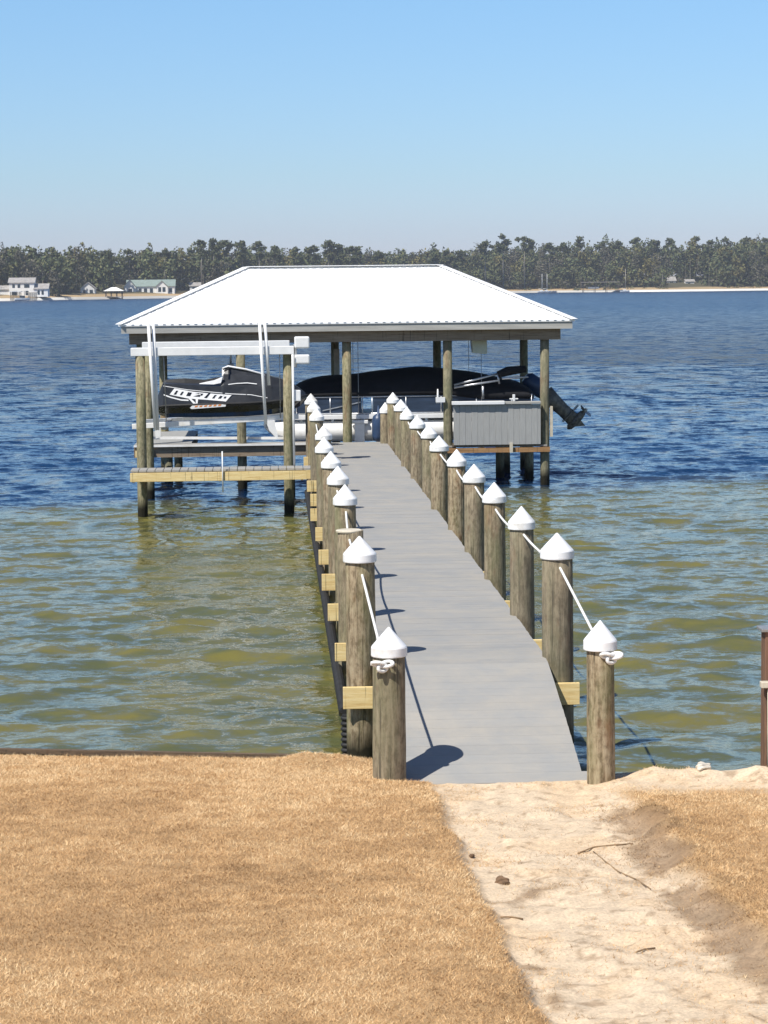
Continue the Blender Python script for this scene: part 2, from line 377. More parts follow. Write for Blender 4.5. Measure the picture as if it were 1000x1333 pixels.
# dormant turf: straw-coloured blades
def blades():
    regs = [(-3.0, 3.9, 8.6, 17.2, 16500), (-6.5, -3.0, 8.6, 18.3, 900), (3.9, 7.5, 8.6, 15.6, 900)]
    P = []
    for x0, x1, y0, y1, dn in regs:
        n = int((x1-x0)*(y1-y0)*dn); P.append(np.stack([rng.uniform(x0, x1, n), rng.uniform(y0, y1, n)], 1))
    P = np.concatenate(P); x, y = P[:, 0], P[:, 1]
    ins, soil, le, re = path_masks(x, y)
    pa = np.maximum(ins*sstep(16.3, 15.6, y), soil*.9)
    lip = sstep(2.35, 2.6, x)*sstep(.6, .2, shore(x)-y+(fbm(x*4, y*4, 61, 3)-.5)*.35)
    ap = sstep(.9, .45, shore(x)-y+(fbm(x*3, y*3, 62, 3)-.5)*.5)*sstep(.75, 1.0, x)
    pa = np.maximum(np.maximum(pa, lip*.93), ap)
    keep = (rng.random(len(x)) > pa*1.25 - .05*(fbm(x*8, y*8, 63, 2) > .6)) & (y < shore(x)-.02) & (rng.random(len(x)) < .55+.9*fbm(x*3, y*3, 66, 3))
    keep |= (rng.random(len(x)) < .22*sstep(.45, .6, fbm(x*6, y*6, 69, 3))*soil) & (y < 15.2)
    keep |= (rng.random(len(x)) < .030*sstep(.35, .7, fbm(x*2.5, y*2.5, 68, 3))*5.5) & (y < shore(x)-.05) & (pa > .5) & ~((x > .8) & (x < 2.3) & (y > 15.6))
    x, y = x[keep], y[keep]; n = len(x); z = ground_z(x, y)
    a = rng.uniform(0, 2*np.pi, n); L = rng.uniform(.013, .034, n)*(.7+.7*fbm(x*2.5, y*2.5, 64, 3)); lean = rng.uniform(.95, 1.56, n); wd = rng.uniform(.0012, .0027, n)
    dx = np.cos(a)*np.sin(lean)*L; dy = np.sin(a)*np.sin(lean)*L; dz = np.cos(lean)*L
    b = a + rng.uniform(-1.2, 1.2, n) + np.pi/2; wx = np.cos(b)*wd; wy = np.sin(b)*wd
    V = np.empty((n, 3, 3)); V[:, 0] = np.stack([x-wx, y-wy, z-.004], 1); V[:, 1] = np.stack([x+wx, y+wy, z-.004], 1); V[:, 2] = np.stack([x+dx, y+dy, z+dz+.003], 1)
    pal = np.array([[.70, .48, .265], [.60, .40, .21], [.485, .31, .155], [.30, .185, .095], [.84, .66, .42]])
    patch = fbm(x*.9, y*.8, 65, 4) + .95*(fbm(x*7, y*7, 67, 3)-.5); nearshore = sstep(2.2, .6, shore(x)-y)
    u = rng.random(n)*.9 + (patch-.5)*1.1 + nearshore*.30
    k = np.select([u < .12, u < .34, u < .62, u < .92], [3, 2, 1, 0], 4)
    c = pal[k]*rng.uniform(.85, 1.12, n)[:, None]*np.array([.98, .925, .84])
    c = np.where((soil[keep] > .35)[:, None] & (rng.random(n) < .7)[:, None], c*.55, c)
    C = np.repeat(c, 3, 0)
    o = raw_mesh('dry_grass', V.reshape(-1, 3), np.arange(n*3).reshape(-1, 3), M['blade'], {'col': C})
    tag(o, 'dormant straw coloured turf on the lawn beside the sandy track', 'grass', kind='stuff')
blades()

# ---- water
def water():
    xs = axis([(-1500, -300, 100), (-300, -60, 10), (-60, -14, 1.0), (-14, -7, .35), (-7, 14, .085), (14, 20, .35), (20, 80, 1.0), (80, 400, 10), (400, 1500, 100)])
    ys = axis([(-40, 8, 4), (8, 14, .5), (14, 34, .065), (34, 60, .10), (60, 110, .25), (110, 220, 1.0), (220, 600, 4), (600, 1650, 40)])
    X, Y, F = grid(xs, ys)
    cell = np.interp(Y, [14, 34, 60, 110, 220, 600], [.085, .11, .18, .4, 1.6, 10])
    Z = np.zeros_like(X); DX = np.zeros_like(X); DY = np.zeros_like(X)
    r = np.random.default_rng(11)
    grp = .55 + .9*fbm(X*.12, Y*.2, 81, 3)
    near = np.abs(X) < 60
    for i in range(72):
        lam = .26*(1.7/.26)**(i/71.)*r.uniform(.9, 1.1); k = 2*np.pi/lam; th = np.pi/2 + r.normal(0, .62) + .12
        s = .021*(1.1 if .3 < lam < 1.0 else .75); A = s/k
        fade = np.clip((lam/cell - 3.0)/2.0, 0, 1)
        p = k*(X*np.cos(th) + Y*np.sin(th)) + r.uniform(0, 6.28)
        Z += A*fade*np.sin(p); q = A*fade*np.cos(p)*.7; DX += np.cos(th)*q; DY += np.sin(th)*q
    flat = sstep(60, 20, np.abs(X-3)) ; Z *= grp*flat; DX *= grp*flat; DY *= grp*flat
    m, nt, bs, _, L = new_mat('lake_water')
    v = coords(nt, rand=False); sp = N(nt, 'ShaderNodeSeparateXYZ'); L.new(v, sp.inputs[0])
    big = noise(nt, coords(nt, (.10, .22, 1), rand=False), 1.0, 4)
    pat = noise(nt, coords(nt, (.62, 1.35, 1), rand=False), 1.0, 6, .60, .8)
    # the bottom shows through near the shore; the drop-off runs under the boathouse
    edge = math_(nt, 'ADD', math_(nt, 'SUBTRACT', sp.outputs[1], math_(nt, 'MULTIPLY', sp.outputs[0], .28)), math_(nt, 'MULTIPLY', math_(nt, 'SUBTRACT', big, .5), 9))
    edge = math_(nt, 'ADD', edge, math_(nt, 'MULTIPLY', math_(nt, 'SUBTRACT', pat, .5), 5))
    deep = mrange(nt, edge, 39.2, 43.2, 0, 1)
    sand_and_sheen = mixc(nt, mrange(nt, pat, .42, .60, 0, 1), (.090, .100, .044), (.150, .136, .038))  # pale olive mottles also paint in reflection patches off the wave slopes
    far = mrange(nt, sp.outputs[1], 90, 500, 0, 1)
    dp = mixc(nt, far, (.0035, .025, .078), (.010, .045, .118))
    wn = noise(nt, coords(nt, (.02, .05, 1), rand=False), 1.0, 5)
    dp = mixc(nt, mrange(nt, wn, .4, .65, 0, .6), dp, (.002, .013, .042))
    dp = mixc(nt, mrange(nt, noise(nt, coords(nt, (.45, .42, 1), rand=False), 1.0, 8, .7), .47, .60, 0, .7), dp, (.011, .050, .128))  # ripple contrast is put into the deep colour as these dark and light streaks
    L.new(mixc(nt, deep, sand_and_sheen, dp), bs.inputs['Base Color'])
    L.new(mrange(nt, sp.outputs[1], 60, 400, .06, .20), bs.inputs['Roughness']); bs.inputs['IOR'].default_value = 1.33
    # ripples smaller than the mesh tilt the surface directly, at several sizes
    def tilt(scale, detail, rough, k):
        t_ = N(nt, 'ShaderNodeTexNoise'); t_.inputs['Scale'].default_value = 1.0; t_.inputs['Detail'].default_value = detail; t_.inputs['Roughness'].default_value = rough
        L.new(coords(nt, scale, rand=False), t_.inputs['Vector'])
        s_ = N(nt, 'ShaderNodeVectorMath', operation='SUBTRACT'); L.new(t_.outputs['Color'], s_.inputs[0]); s_.inputs[1].default_value = (.5, .5, .5)
        m_ = N(nt, 'ShaderNodeVectorMath', operation='SCALE'); L.new(s_.outputs[0], m_.inputs[0])
        if hasattr(k, 'is_output'): L.new(k, m_.inputs['Scale'])
        else: m_.inputs['Scale'].default_value = k
        return m_.outputs[0]
    yy = sp.outputs[1]
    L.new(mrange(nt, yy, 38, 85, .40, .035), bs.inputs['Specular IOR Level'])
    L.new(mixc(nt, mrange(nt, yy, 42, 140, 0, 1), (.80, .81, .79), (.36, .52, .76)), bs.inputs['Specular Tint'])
    ta = tilt((4.5, 7, 1), 4, .7, mrange(nt, yy, 15, 60, .75, .9))
    tb = tilt((.9, 1.0, 1), 7, .66, mrange(nt, yy, 25, 130, .25, 2.1))
    ad = N(nt, 'ShaderNodeVectorMath', operation='ADD'); L.new(ta, ad.inputs[0]); L.new(tb, ad.inputs[1])
    fl = N(nt, 'ShaderNodeVectorMath', operation='MULTIPLY'); L.new(ad.outputs[0], fl.inputs[0]); fl.inputs[1].default_value = (.8, 1, 0)
    ge = N(nt, 'ShaderNodeNewGeometry'); a2 = N(nt, 'ShaderNodeVectorMath', operation='ADD'); L.new(ge.outputs['Normal'], a2.inputs[0]); L.new(fl.outputs[0], a2.inputs[1])
    nn = N(nt, 'ShaderNodeVectorMath', operation='NORMALIZE'); L.new(a2.outputs[0], nn.inputs[0]); L.new(nn.outputs[0], bs.inputs['Normal'])
    o = raw_mesh('lake_water', np.stack([X+DX, Y+DY, Z], 1), F, m, smooth=True)
    tag(o, kind='structure')
water()

# ---- far shore ground
FSX = [-700, -300, -200, -120, -93, -48, 60, 165, 230, 300, 500, 900]; FSY = [1050, 960, 965, 992, 1060, 1130, 1290, 1388, 1300, 1338, 1400, 1450]
def fshore(x): return np.interp(x, FSX, FSY)
xs = axis([(-700, 900, 8)]); t = np.array([-6, 0, 3, 8, 20, 45, 100, 170])
X, T = np.meshgrid(xs, t); Yf = fshore(X) + T + 2*np.sin(X*.11) + 1.5*np.sin(X*.31)
Zf = np.interp(T, [-6, 0, 3, 8, 20, 45, 100, 170], [-1, .0, 1.05, 1.35, 2.1, 2.9, 6, 10])
nx = len(xs); i = (np.arange(nx-1)[None, :] + nx*np.arange(len(t)-1)[:, None]).ravel()
Fc = np.where((T <= 6)[..., None], np.array([.80, .77, .70]), np.where((T <= 25)[..., None], np.array([.42, .30, .16]), np.array([.10, .09, .05])))
gxn = fbm(X*.05, T*.1, 5, 3)[..., None]; Fc = np.minimum(Fc*(.75+.5*gxn), .9)*np.where((X > -98) & (X < 212) & (T <= 6), .62, 1)[..., None]
o = raw_mesh('far_shore_ground', np.stack([X.ravel(), Yf.ravel(), Zf.ravel()], 1), np.stack([i, i+1, i+1+nx, i+nx], 1), vcol_mat('far_shore_soil'), {'col': Fc.reshape(-1, 3)})
tag(o, kind='structure')

# ---- trees on the far shore
def clump(cx, cy, cz, rx, rz, n, size, cols, r, hollow=.5):
    """n leaf-sized faces in a lumpy ellipsoid"""
    d = r.normal(size=(n, 3)); d /= np.linalg.norm(d, axis=1)[:, None]
    rad = r.uniform(hollow, 1, n)**.7 * (.80+.35*np.sin(d[:, 0]*4+cx)*np.cos(d[:, 2]*5+cy))
    c = np.stack([cx + d[:, 0]*rx*rad, cy + d[:, 1]*rx*rad, cz + d[:, 2]*rz*rad], 1)
    u = r.normal(size=(n, 3)); u /= np.linalg.norm(u, axis=1)[:, None]
    v = np.cross(u, d + r.normal(0, .5, (n, 3))); v /= (np.linalg.norm(v, axis=1)[:, None]+1e-6)
    s = size*r.uniform(.6, 1.3, n)[:, None]
    V = np.stack([c-u*s-v*s*.6, c+u*s-v*s*.6, c+u*s+v*s*.6, c-u*s+v*s*.6], 1).reshape(-1, 3)
    cc = cols[r.integers(0, len(cols), n)]*r.uniform(.75, 1.25, n)[:, None]
    return V, np.repeat(cc, 4, 0)
GREENS = np.array([[.100, .118, .052], [.075, .095, .044], [.122, .132, .058], [.145, .142, .064]])
GREY = np.array([[.12, .11, .075], [.09, .088, .058], [.14, .125, .09]])
BARK = simple('pale_bark', (.26, .23, .19), .9, .3, 2, stretch=(1, 1, .2))
HOUSES = [(-127, -100, 1044), (-97, -85, 1122), (-78, -47, 1165), (-47, -35, 1200), (237, 266, 1405)]
def in_front(x, y): return any(a-3 < x < b+3 and y < c for a, b, c in HOUSES)
def wood_mass():
    r = np.random.default_rng(3); VV = []; CC = []
    top_x = [-700, -135, -100, -63, -39, -6, 56, 113, 163, 243, 330, 900]; top_z = [21, 22.0, 22.2, 23, 25, 23.5, 22.5, 24.5, 26.5, 27.5, 27.5, 27]
    for row, (off, st, hs) in enumerate(((28, 6, .55), (40, 5.5, .80), (56, 5.5, .93), (72, 5.5, 1.0), (88, 5.5, 1.04), (118, 6, 1.02), (136, 4.5, .92))):
        x = -260.
        while x < 480:
            px = x + r.uniform(-3, 3); py = fshore(px) + off + r.uniform(-7, 7)
            H = np.interp(px, top_x, top_z)*hs*r.uniform(.84, 1.10)*1.08
            if (row == 0 and r.random() < .3) or in_front(px, py): x += st; continue
            far_side = px < -150 or px > 350
            nn = 70 if far_side else 520
            grey = r.random() < .20; yel = r.random() < .14
            pal = GREY if grey else (GREENS[2:]*np.array([1.15, 1.0, .8]) if yel else GREENS*r.uniform(.8, 1.2))
            k = r.integers(2, 5); w_ = r.uniform(4.2, 7.0)
            for q in range(k):
                cz = H*(.42+.5*(q+.5)/k); V, C = clump(px + r.uniform(-3, 3), py + r.uniform(-2, 2), cz, w_*(1.05-.11*q), H*.5/k*1.25, nn//k, (.62 if not grey else .45)*(1.5 if far_side else 1), pal, r)
                VV.append(V); CC.append(C)
            V, C = clump(px, py-2, 5.0, 5, 4.5, 50, .9, np.vstack([GREENS*.8, GREY*.7]), r); VV.append(V); CC.append(C)
            # stem
            if r.random() < .3:
                c = np.array([[.20, .18, .15]])*r.uniform(.6, 1.5); wd = .22
                VV.append(np.array([[px-wd, py-5, 2], [px+wd, py-5, 2], [px+wd*.6, py-4.6, H*.7], [px-wd*.6, py-4.6, H*.7]])); CC.append(np.repeat(c, 4, 0))
            x += st
    # bushes along the shore
    for _ in range(260):
        px = r.uniform(-240, 440); py = fshore(px) + r.uniform(9, 24)
        if in_front(px, py+4): continue
        V, C = clump(px, py, 1.6, r.uniform(1.2, 3.0), r.uniform(.8, 2.0), 26, .5, np.vstack([GREENS*.8, GREY, [[.25, .17, .07]]]), r); VV.append(V); CC.append(C)
    V = np.concatenate(VV); C = np.concatenate(CC)
    o = raw_mesh('distant_wood', V, np.arange(len(V)).reshape(-1, 4), M['leaf'], {'col': C})
    tag(o, 'mixed olive and grey green wood covering the far shore', 'wood', kind='stuff')
wood_mass()
PINES = [(-131.8,1121.1,26.8),(-120.2,1133.0,25.4),(-107.1,1107.5,24.4),(-82.7,1133.8,25.0),(-74.5,1173.9,26.4),(-64.8,1178.9,26.0),(-56.2,1184.2,26.4),(-37.3,1186.6,31.1),(-31.2,1204.3,31.9),(-25.6,1209.4,31.1),(-16.2,1216.6,31.2),(-7.1,1207.7,30.5),(1.2,1225.7,28.3),(13.0,1234.3,27.5),(22.7,1255.4,28.7),(32.2,1273.9,32.4),(37.9,1276.7,29.8),(43.6,1265.6,28.3),(48.0,1265.2,28.2),(59.8,1267.8,25.6),(92.8,1284.8,24.6),(99.8,1289.9,26.0),(109.4,1313.5,26.3),(125.9,1320.3,31.7),(137.5,1331.0,35.4),(153.8,1361.6,35.1),(175.8,1421.5,32.4),(185.4,1423.6,32.4),(193.6,1404.2,35.7),(206.3,1391.4,32.0),(218.7,1409.5,32.7),(229.1,1398.2,34.8),(242.6,1420.6,33.7),(258.2,1449.9,35.2),(271.6,1430.5,35.6),(275.8,1400.9,32.5),(294.2,1443.6,34.7),(307.6,1437.8,35.0),(317.3,1434.1,34.3)]
ORD = ['first','second','third','fourth','fifth','sixth','seventh','eighth','ninth','tenth','eleventh','twelfth','thirteenth','fourteenth','fifteenth','sixteenth','seventeenth','eighteenth','nineteenth','twentieth']
rp = np.random.default_rng(5)
for i, (x, y, H) in enumerate(PINES):
    wide = rp.random() < .5
    if i < 20: where = f'{ORD[i]} from the left above the wood'
    else: where = f'{ORD[len(PINES)-1-i]} from the right above the wood'
    t = empty('pine_tree', (x, y, 3), 0, f'{"broad" if wide else "narrow"} crowned tall pine on the far shore, {where}', 'pine tree', 'tall pines over the far wood')
    b = MB(); b.tube([(x, y, 3), (x+rp.uniform(-.5, .5), y, H*.5), (x+rp.uniform(-.8, .8), y, H*.93)], [.38, .30, .10], 6)
    for q in range(5):
        a = rp.uniform(0, 6.28); zz = H*rp.uniform(.68, .9); l = rp.uniform(2, 3.4)
        b.tube([(x, y, zz), (x+math.cos(a)*l, y+math.sin(a)*l, zz+1.2)], [.13, .05], 5)
    b.build('trunk', BARK, t)
    VV = []; CC = []
    for q in range(13 if wide else 9):
        a = rp.uniform(0, 6.28); rr = rp.uniform(1.0, 5.0 if wide else 3.2)*(1 if q > 1 else .2)
        V, C = clump(x+math.cos(a)*rr, y+math.sin(a)*rr, H-1.9-(.3 if q < 2 else rp.uniform(.6, 8.5)), rp.uniform(1.9, 3.2), rp.uniform(1.3, 2.3), 95, .52, GREENS*.85, rp, .2); VV.append(V); CC.append(C)
    V = np.concatenate(VV)-np.array([x, y, 3]); raw_mesh('crown', V, np.arange(len(V)).reshape(-1, 4), M['leaf'], {'col': np.concatenate(CC)}, parent=t)

# ---- far houses
FM = dict(wall=simple('house_white', (.86, .85, .82), .8, .06, .5, bmp=0), roofg=simple('grey_shingle', (.36, .34, .32), .9, .15, .7, bmp=0), rooft=simple('green_grey_metal', (.24, .30, .27), .6, .1, .5, bmp=0),
          tan=simple('tan_siding', (.42, .37, .30), .85, .1, .5, bmp=0), glass=simple('dark_window', (.03, .045, .06), .15, .2, .5, bmp=0), dark=simple('dark_timber', (.06, .055, .05), .9, .2, .5, bmp=0))
def gable(b, x0, x1, y0, y1, z0, z1, along='x', over=.5, th=.18):
    if along == 'x':
        ym = (y0+y1)/2
        for s, ya in ((-1, y0-over), (1, y1+over)):
            zl = z0 - over*(z1-z0)/(ym-y0)
            b.add([(x0-over, ya, zl), (x1+over, ya, zl), (x1+over, ym, z1), (x0-over, ym, z1), (x0-over, ya, zl+th), (x1+over, ya, zl+th), (x1+over, ym, z1+th), (x0-over, ym, z1+th)],
                  [(0,1,2,3),(4,5,6,7),(0,1,5,4),(1,2,6,5),(2,3,7,6),(3,0,4,7)])
    else:
        xm = (x0+x1)/2
        for xa in (x0-over, x1+over):
            zl = z0 - over*(z1-z0)/(xm-x0)
            b.add([(xa, y0-over, zl), (xa, y1+over, zl), (xm, y1+over, z1), (xm, y0-over, z1), (xa, y0-over, zl+th), (xa, y1+over, zl+th), (xm, y1+over, z1+th), (xm, y0-over, z1+th)],
                  [(0,1,2,3),(4,5,6,7),(0,1,5,4),(1,2,6,5),(2,3,7,6),(3,0,4,7)])
def house(name, label, cat, blocks, roofm, wins=(), piers=()):
    x0, x1, y0 = blocks[0][0], blocks[0][1], blocks[0][2]
    t = empty(name, ((x0+x1)/2, y0, 2), 0, label, cat, None)
    wb = MB(); rb = MB()
    for (x0, x1, y0, y1, z0, z1, zr, al) in blocks:
        wb.box(x0, x1, y0, y1, z0, z1)
        if al == 'x': wb.add([(x0, y0, z1), (x0, y1, z1), (x0, (y0+y1)/2, zr), (x1, y0, z1), (x1, y1, z1), (x1, (y0+y1)/2, zr)], [(0, 1, 2), (3, 5, 4)])
        else: wb.add([(x0, y0, z1), (x1, y0, z1), ((x0+x1)/2, y0, zr), (x0, y1, z1), (x1, y1, z1), ((x0+x1)/2, y1, zr)], [(0, 1, 2), (3, 5, 4)])
        gable(rb, x0, x1, y0, y1, z1, zr, al)
    wb.build('wall', FM['wall'], t, fix=False); rb.build('roof', roofm, t)
    for (xa, xb, za, zb, yy) in wins:
        MB().box(xa, xb, yy-.06, yy+.05, za, zb).build('window', FM['glass'], t)
    for (xa, za, zb, yy) in piers:
        MB().box(xa-.18, xa+.18, yy-.18, yy+.18, za, zb).build('porch_column', FM['wall'], t)
    return t
house('lake_house', 'two storey white house with grey roof at the left end of the far shore', 'house',
      [(-120.3, -108.9, 1030, 1040, 1.6, 8.2, 10.3, 'x'), (-124.6, -120.3, 1031, 1038, 1.6, 5.2, 6.8, 'x'), (-108.9, -102.7, 1030, 1038, 1.6, 5.4, 7.5, 'x')], FM['roofg'],
      [(-118.8, -117.6, 5.8, 7.4, 1030), (-116.4, -115.2, 5.8, 7.4, 1030), (-113.4, -111, 5.8, 7.4, 1030), (-118.8, -116.6, 2.4, 4.4, 1030), (-113.5, -111.5, 2.4, 4.4, 1030), (-107.4, -106.4, 2.6, 4.6, 1030), (-105.6, -104.6, 2.6, 4.6, 1030)],
      [(-119.8, 1.6, 5.0, 1027.5), (-116.2, 1.6, 5.0, 1027.5), (-112.8, 1.6, 5.0, 1027.5), (-109.4, 1.6, 5.0, 1027.5)])
house('cottage', 'small white cottage half hidden by shrubs between the two bigger far houses', 'house',
      [(-94.6, -87.5, 1110, 1118, 1.6, 5.4, 8.2, 'y')], FM['roofg'], [(-93.6, -92.2, 2.6, 4.4, 1110), (-90.2, -88.6, 2.6, 4.6, 1110)])
house('lake_house', 'long white house with green grey roof and small gable on the far shore', 'house',
      [(-74.5, -50.2, 1150, 1161, 1.6, 6.2, 9.3, 'x'), (-75.6, -69.8, 1146.5, 1150, 1.6, 6.0, 9.5, 'y'), (-59.5, -53.5, 1147.5, 1150, 1.6, 6.0, 8.8, 'y')], FM['rooft'],
      [(-68.5, -67, 2.8, 5, 1150), (-65.8, -64.2, 2.8, 5, 1150), (-62.8, -61.2, 2.8, 5, 1150), (-58.4, -56.9, 3.2, 5.6, 1147.5), (-56.2, -54.7, 3.2, 5.6, 1147.5), (-53, -51.4, 3.0, 5, 1150), (-73.6, -71.6, 3, 5, 1146.5)])
house('shed', 'low white shed just left of the boathouse roof on the far shore', 'shed', [(-43.9, -37.8, 1190, 1196, 3.4, 6.2, 7.8, 'x')], FM['roofg'], [(-42.5, -41, 4.2, 5.4, 1190)])
house('cottage', 'low long white cottage among trees behind the right hand beach', 'house', [(239.1, 253.7, 1400, 1409, 3.0, 6.6, 9.0, 'x')], FM['roofg'], [(241, 243, 4, 5.8, 1400), (246, 248, 4, 5.8, 1400), (250, 252, 4, 5.8, 1400)])
house('shed', 'small square white shed right of the low white cottage', 'shed', [(258.2, 263.6, 1390, 1396, 3.0, 6.0, 7.2, 'x')], FM['roofg'], [(259.5, 261, 4, 5.2, 1390)])
def hull(name, x, y, L_, W, z0, H, mat, parent=None):
    rings = []
    for s, w_, k in ((0, .55, 0), (.12, .9, 0), (.5, 1, -.02), (.8, .7, .03), (.93, .35, .1), (1, .04, .16)):
        xx = x - L_/2 + s*L_; ww = W/2*w_
        rings.append([(xx, y-ww*.25, z0+k*H), (xx, y-ww*.85, z0+H*.4+k*H), (xx, y-ww, z0+H+k*H), (xx, y+ww, z0+H+k*H), (xx, y+ww*.85, z0+H*.4+k*H), (xx, y+ww*.25, z0+k*H)])
    return MB().loft(rings, smooth=False).build(name, mat, parent)
t = empty('motor_boat', (262, 1372, 0), 0, 'small white boat pulled up on sand right of the sheds', 'boat')
hull('hull', 265, 1372, 8, 2.4, 1.0, 1.3, M['white'], t); MB().box(263, 266, 1371.2, 1372.8, 2.3, 3.1).build('cabin', M['white'], t, bevel=.1)
# docks and boathouses over there
def far_dock(label, x0, x1, y, z, top, roofm, hip=False):
    t = empty('far_boathouse', ((x0+x1)/2, y, 0), 0, label, 'boathouse')
    MB().box(x0, x1, y-3, y+3, z-.25, z).build('deck', FM['tan'], t)
    for xa in np.linspace(x0+.4, x1-.4, 4):
        for yy in (y-2.6, y+2.6): MB().box(xa-.14, xa+.14, yy-.14, yy+.14, -1, top).build('post', FM['dark'], t)
    b = MB()
    if hip:
        xm = (x0+x1)/2; b.add([(x0-.6, y-3.6, top), (x1+.6, y-3.6, top), (x1+.6, y+3.6, top), (x0-.6, y+3.6, top), (xm-1.2, y, top+1.8), (xm+1.2, y, top+1.8)], [(0,1,5,4),(1,2,5),(2,3,4,5),(3,0,4),(0,3,2,1)])
    else: b.box(x0-.3, x1+.3, y-3.2, y+3.2, top, top+.3)
    b.build('roof', roofm, t); return t
far_dock('small boathouse with pale hipped roof between cottage and long white house', -80.8, -72.2, 1085, 1.2, 3.9, FM['wall'], True)
far_dock('flat topped open boathouse of dark posts near the right hand beach', 184.8, 206.5, 1330, 1.3, 5.9, FM['tan'])
far_dock('grey open boathouse in front of the two storey white house', -116.2, -111.5, 1000, 1.2, 4.0, FM['wall'])
far_dock('small covered dock just right of the grey open boathouse', -108.5, -104.6, 1000, 1.2, 3.4, FM['tan'])
for (x, y, c, lab) in ((-110.0, 990, 'white', 'small white boat moored between the two leftmost far docks'), (191.5, 1330, 'white', 'white boat hanging under the flat topped far boathouse')):
    t = empty('motor_boat', (x, y, 0), 0, lab, 'boat'); z0 = 0.1 if y < 1000 else 2.0
    hull('hull', x, y, 6.5, 2.2, z0, 1.2, M['white'], t); MB().box(x-1, x+1.2, y-.7, y+.7, z0+1.2, z0+2.2).build('windscreen', FM['glass'], t, bevel=.1)
for (x, y, top, L_, lab) in ((163.9, 1360, 11.5, 5, 'slim sailboat, left one of the close pair on the far shore'), (167.2, 1362, 11.5, 5, 'slim sailboat, right one of the close pair on the far shore'), (205.6, 1300, 13.5, 5.5, 'white sailboat with tall cream mast beside the flat topped boathouse')):
    t = empty('sailboat', (x, y, 0), R(0), lab, 'sailboat')
    hull('hull', x, y, L_, 2.0, -.15, 1.1, M['white'], t); MB().box(x-1, x+.7, y-.6, y+.6, .95, 1.6).build('cabin', M['white'], t, bevel=.08)
    MB().tube([(x+.3, y, 1), (x+.3, y, top)], [.16, .11], 6).build('mast', M['cream'] if x > 200 else M['white'], t)
    MB().tube([(x+.3, y, 2.3), (x-2.1, y, 2.4)], .12, 6).build('boom', M['cream'] if x > 200 else M['white'], t)

# ================================================================ PIER
PY = [15.7, 17.95, 20.2, 22.75, 25.15, 27.5, 30.1, 32.7, 35.05, 37.5, 40.1, 42.85]
pier = empty('pier', (1.48, 29, 0), 0, 'long grey decked pier on timber pilings with white cone caps', 'pier')
def deck_z(y): return float(np.interp(y, [15.0, 15.85, 16.8, 17.3, 17.75, 18.2], [.05, .35, .655, .78, .875, .9]))
b = MB()
y = 18.2
while y < 43.5:
    j = random.uniform(-.004, .004); b.box(.788+j, 2.178+j, y+.0016, y+.1409, .870, .9+random.uniform(-.0007, .0007)); y += .1425
b.build('decking', M['deck'], pier)
b = MB(); ys = np.arange(15.79, 18.2, .13)
for k in range(len(ys)):
    ya, yb = ys[k], min(ys[k]+.1285, 18.198); za, zb = deck_z(ya), deck_z(yb)
    fl = .05*max(0, (16.9-ya))/1.0; xl, xr = .80 + fl*.7, (2.178 + fl*.4 if ya > 15.85 else 2.27)
    b.add([(xl, ya, za-.03), (xr, ya, za-.03), (xr, yb, zb-.03), (xl, yb, zb-.03), (xl, ya, za), (xr, ya, za), (xr, yb, zb), (xl, yb, zb)],
          [(0,3,2,1),(4,5,6,7),(0,1,5,4),(1,2,6,5),(2,3,7,6),(3,0,4,7)])
tag(b.build('ramp_decking', M['deck'], pier), 'grey ramp end sloping down to the sand')
for xs_ in (.84, 1.48, 2.12):
    MB().box(xs_-.022, xs_+.022, 18.2, 43.45, .692, .868).build('stringer', M['stringer'], pier)
    b = MB(); pts = [18.19, 17.3, 16.8, 16.0]
    for ya, yb in zip(pts, pts[1:]): b.bar((xs_, ya, deck_z(ya)-.115), (xs_, yb, deck_z(yb)-.115), .044, .16)
    b.build('stringer', M['stringer'], pier)
for i, yy in enumerate(PY[1:]):
    r = random.uniform; j = r(-.01, .02)
    MB().box(.53+r(-.03, .02) + (.0 if i else 0), 2.44+r(-.02, .02), yy-.175, yy-.135, .508+j, .690).build('crossbeam', M['pine'], pier, bevel=.003)
def piling(x, y, r, zb, zt, cap=True, tilt=0, lab=None, mat=None, parent=None, cr=None):
    """x, y, radius, foot, top of the timber"""
    b = MB(); n = 7; prof = []
    for k in range(n+1): prof.append((r*(1.05-.07*k/n)*(1+random.uniform(-.012, .012)), zb + (zt-zb)*k/n))
    prof.append((r*.93, zt+.006)); b.lathe(prof, (0, 0, 0), 22, True, .012)
    lx = random.uniform(-.006, .006) + tilt
    b.v = [(px + x + lx*(pz-zb), py + y, pz) for px, py, pz in b.v]
    o = b.build('piling', mat or M['pile'], parent or pier)
    if lab: o['label'] = lab
    if cap:
        c = MB(); tx = x + lx*(zt-zb); R_ = (cr or r*1.16)*.97
        c.lathe([(R_*.985, zt-.052), (R_*1.0, zt-.045), (R_*.99, zt+.010), (R_*.95, zt+.020), (R_*.08, zt+.150), (R_*.02, zt+.156)], (tx, y, 0), 56, False)
        c.build('piling_cap', M['cap'], o)
    return o
CT = 1.9 - .155
RAD_R = [.100, .128, .112, .112, .116, .110, .118, .108, .115, .110, .116, .112]; XR = [2.302, 2.290, 2.248, 2.248, 2.256, 2.238, 2.23, 2.28, 2.24, 2.243, 2.27, 2.28]
for i, yy in enumerate(PY):
    zt = CT if i else 1.372; y_ = yy if i else 15.62
    piling(XR[i], y_, RAD_R[i], -.3 if i == 0 else -.9, zt, lab='front right piling, lower than the rest, by the foot of the ramp' if i == 0 else None, cr=.125 if i == 0 else (.143 if i == 1 else None))
XL = {0: .785, 1: .672, 2: .66, 3: .715, 4: .69, 5: .68, 6: .67, 7: .70, 9: .694, 10: .70, 11: .715}
RAD_L = {0: .119, 1: .122, 2: .118, 3: .112}
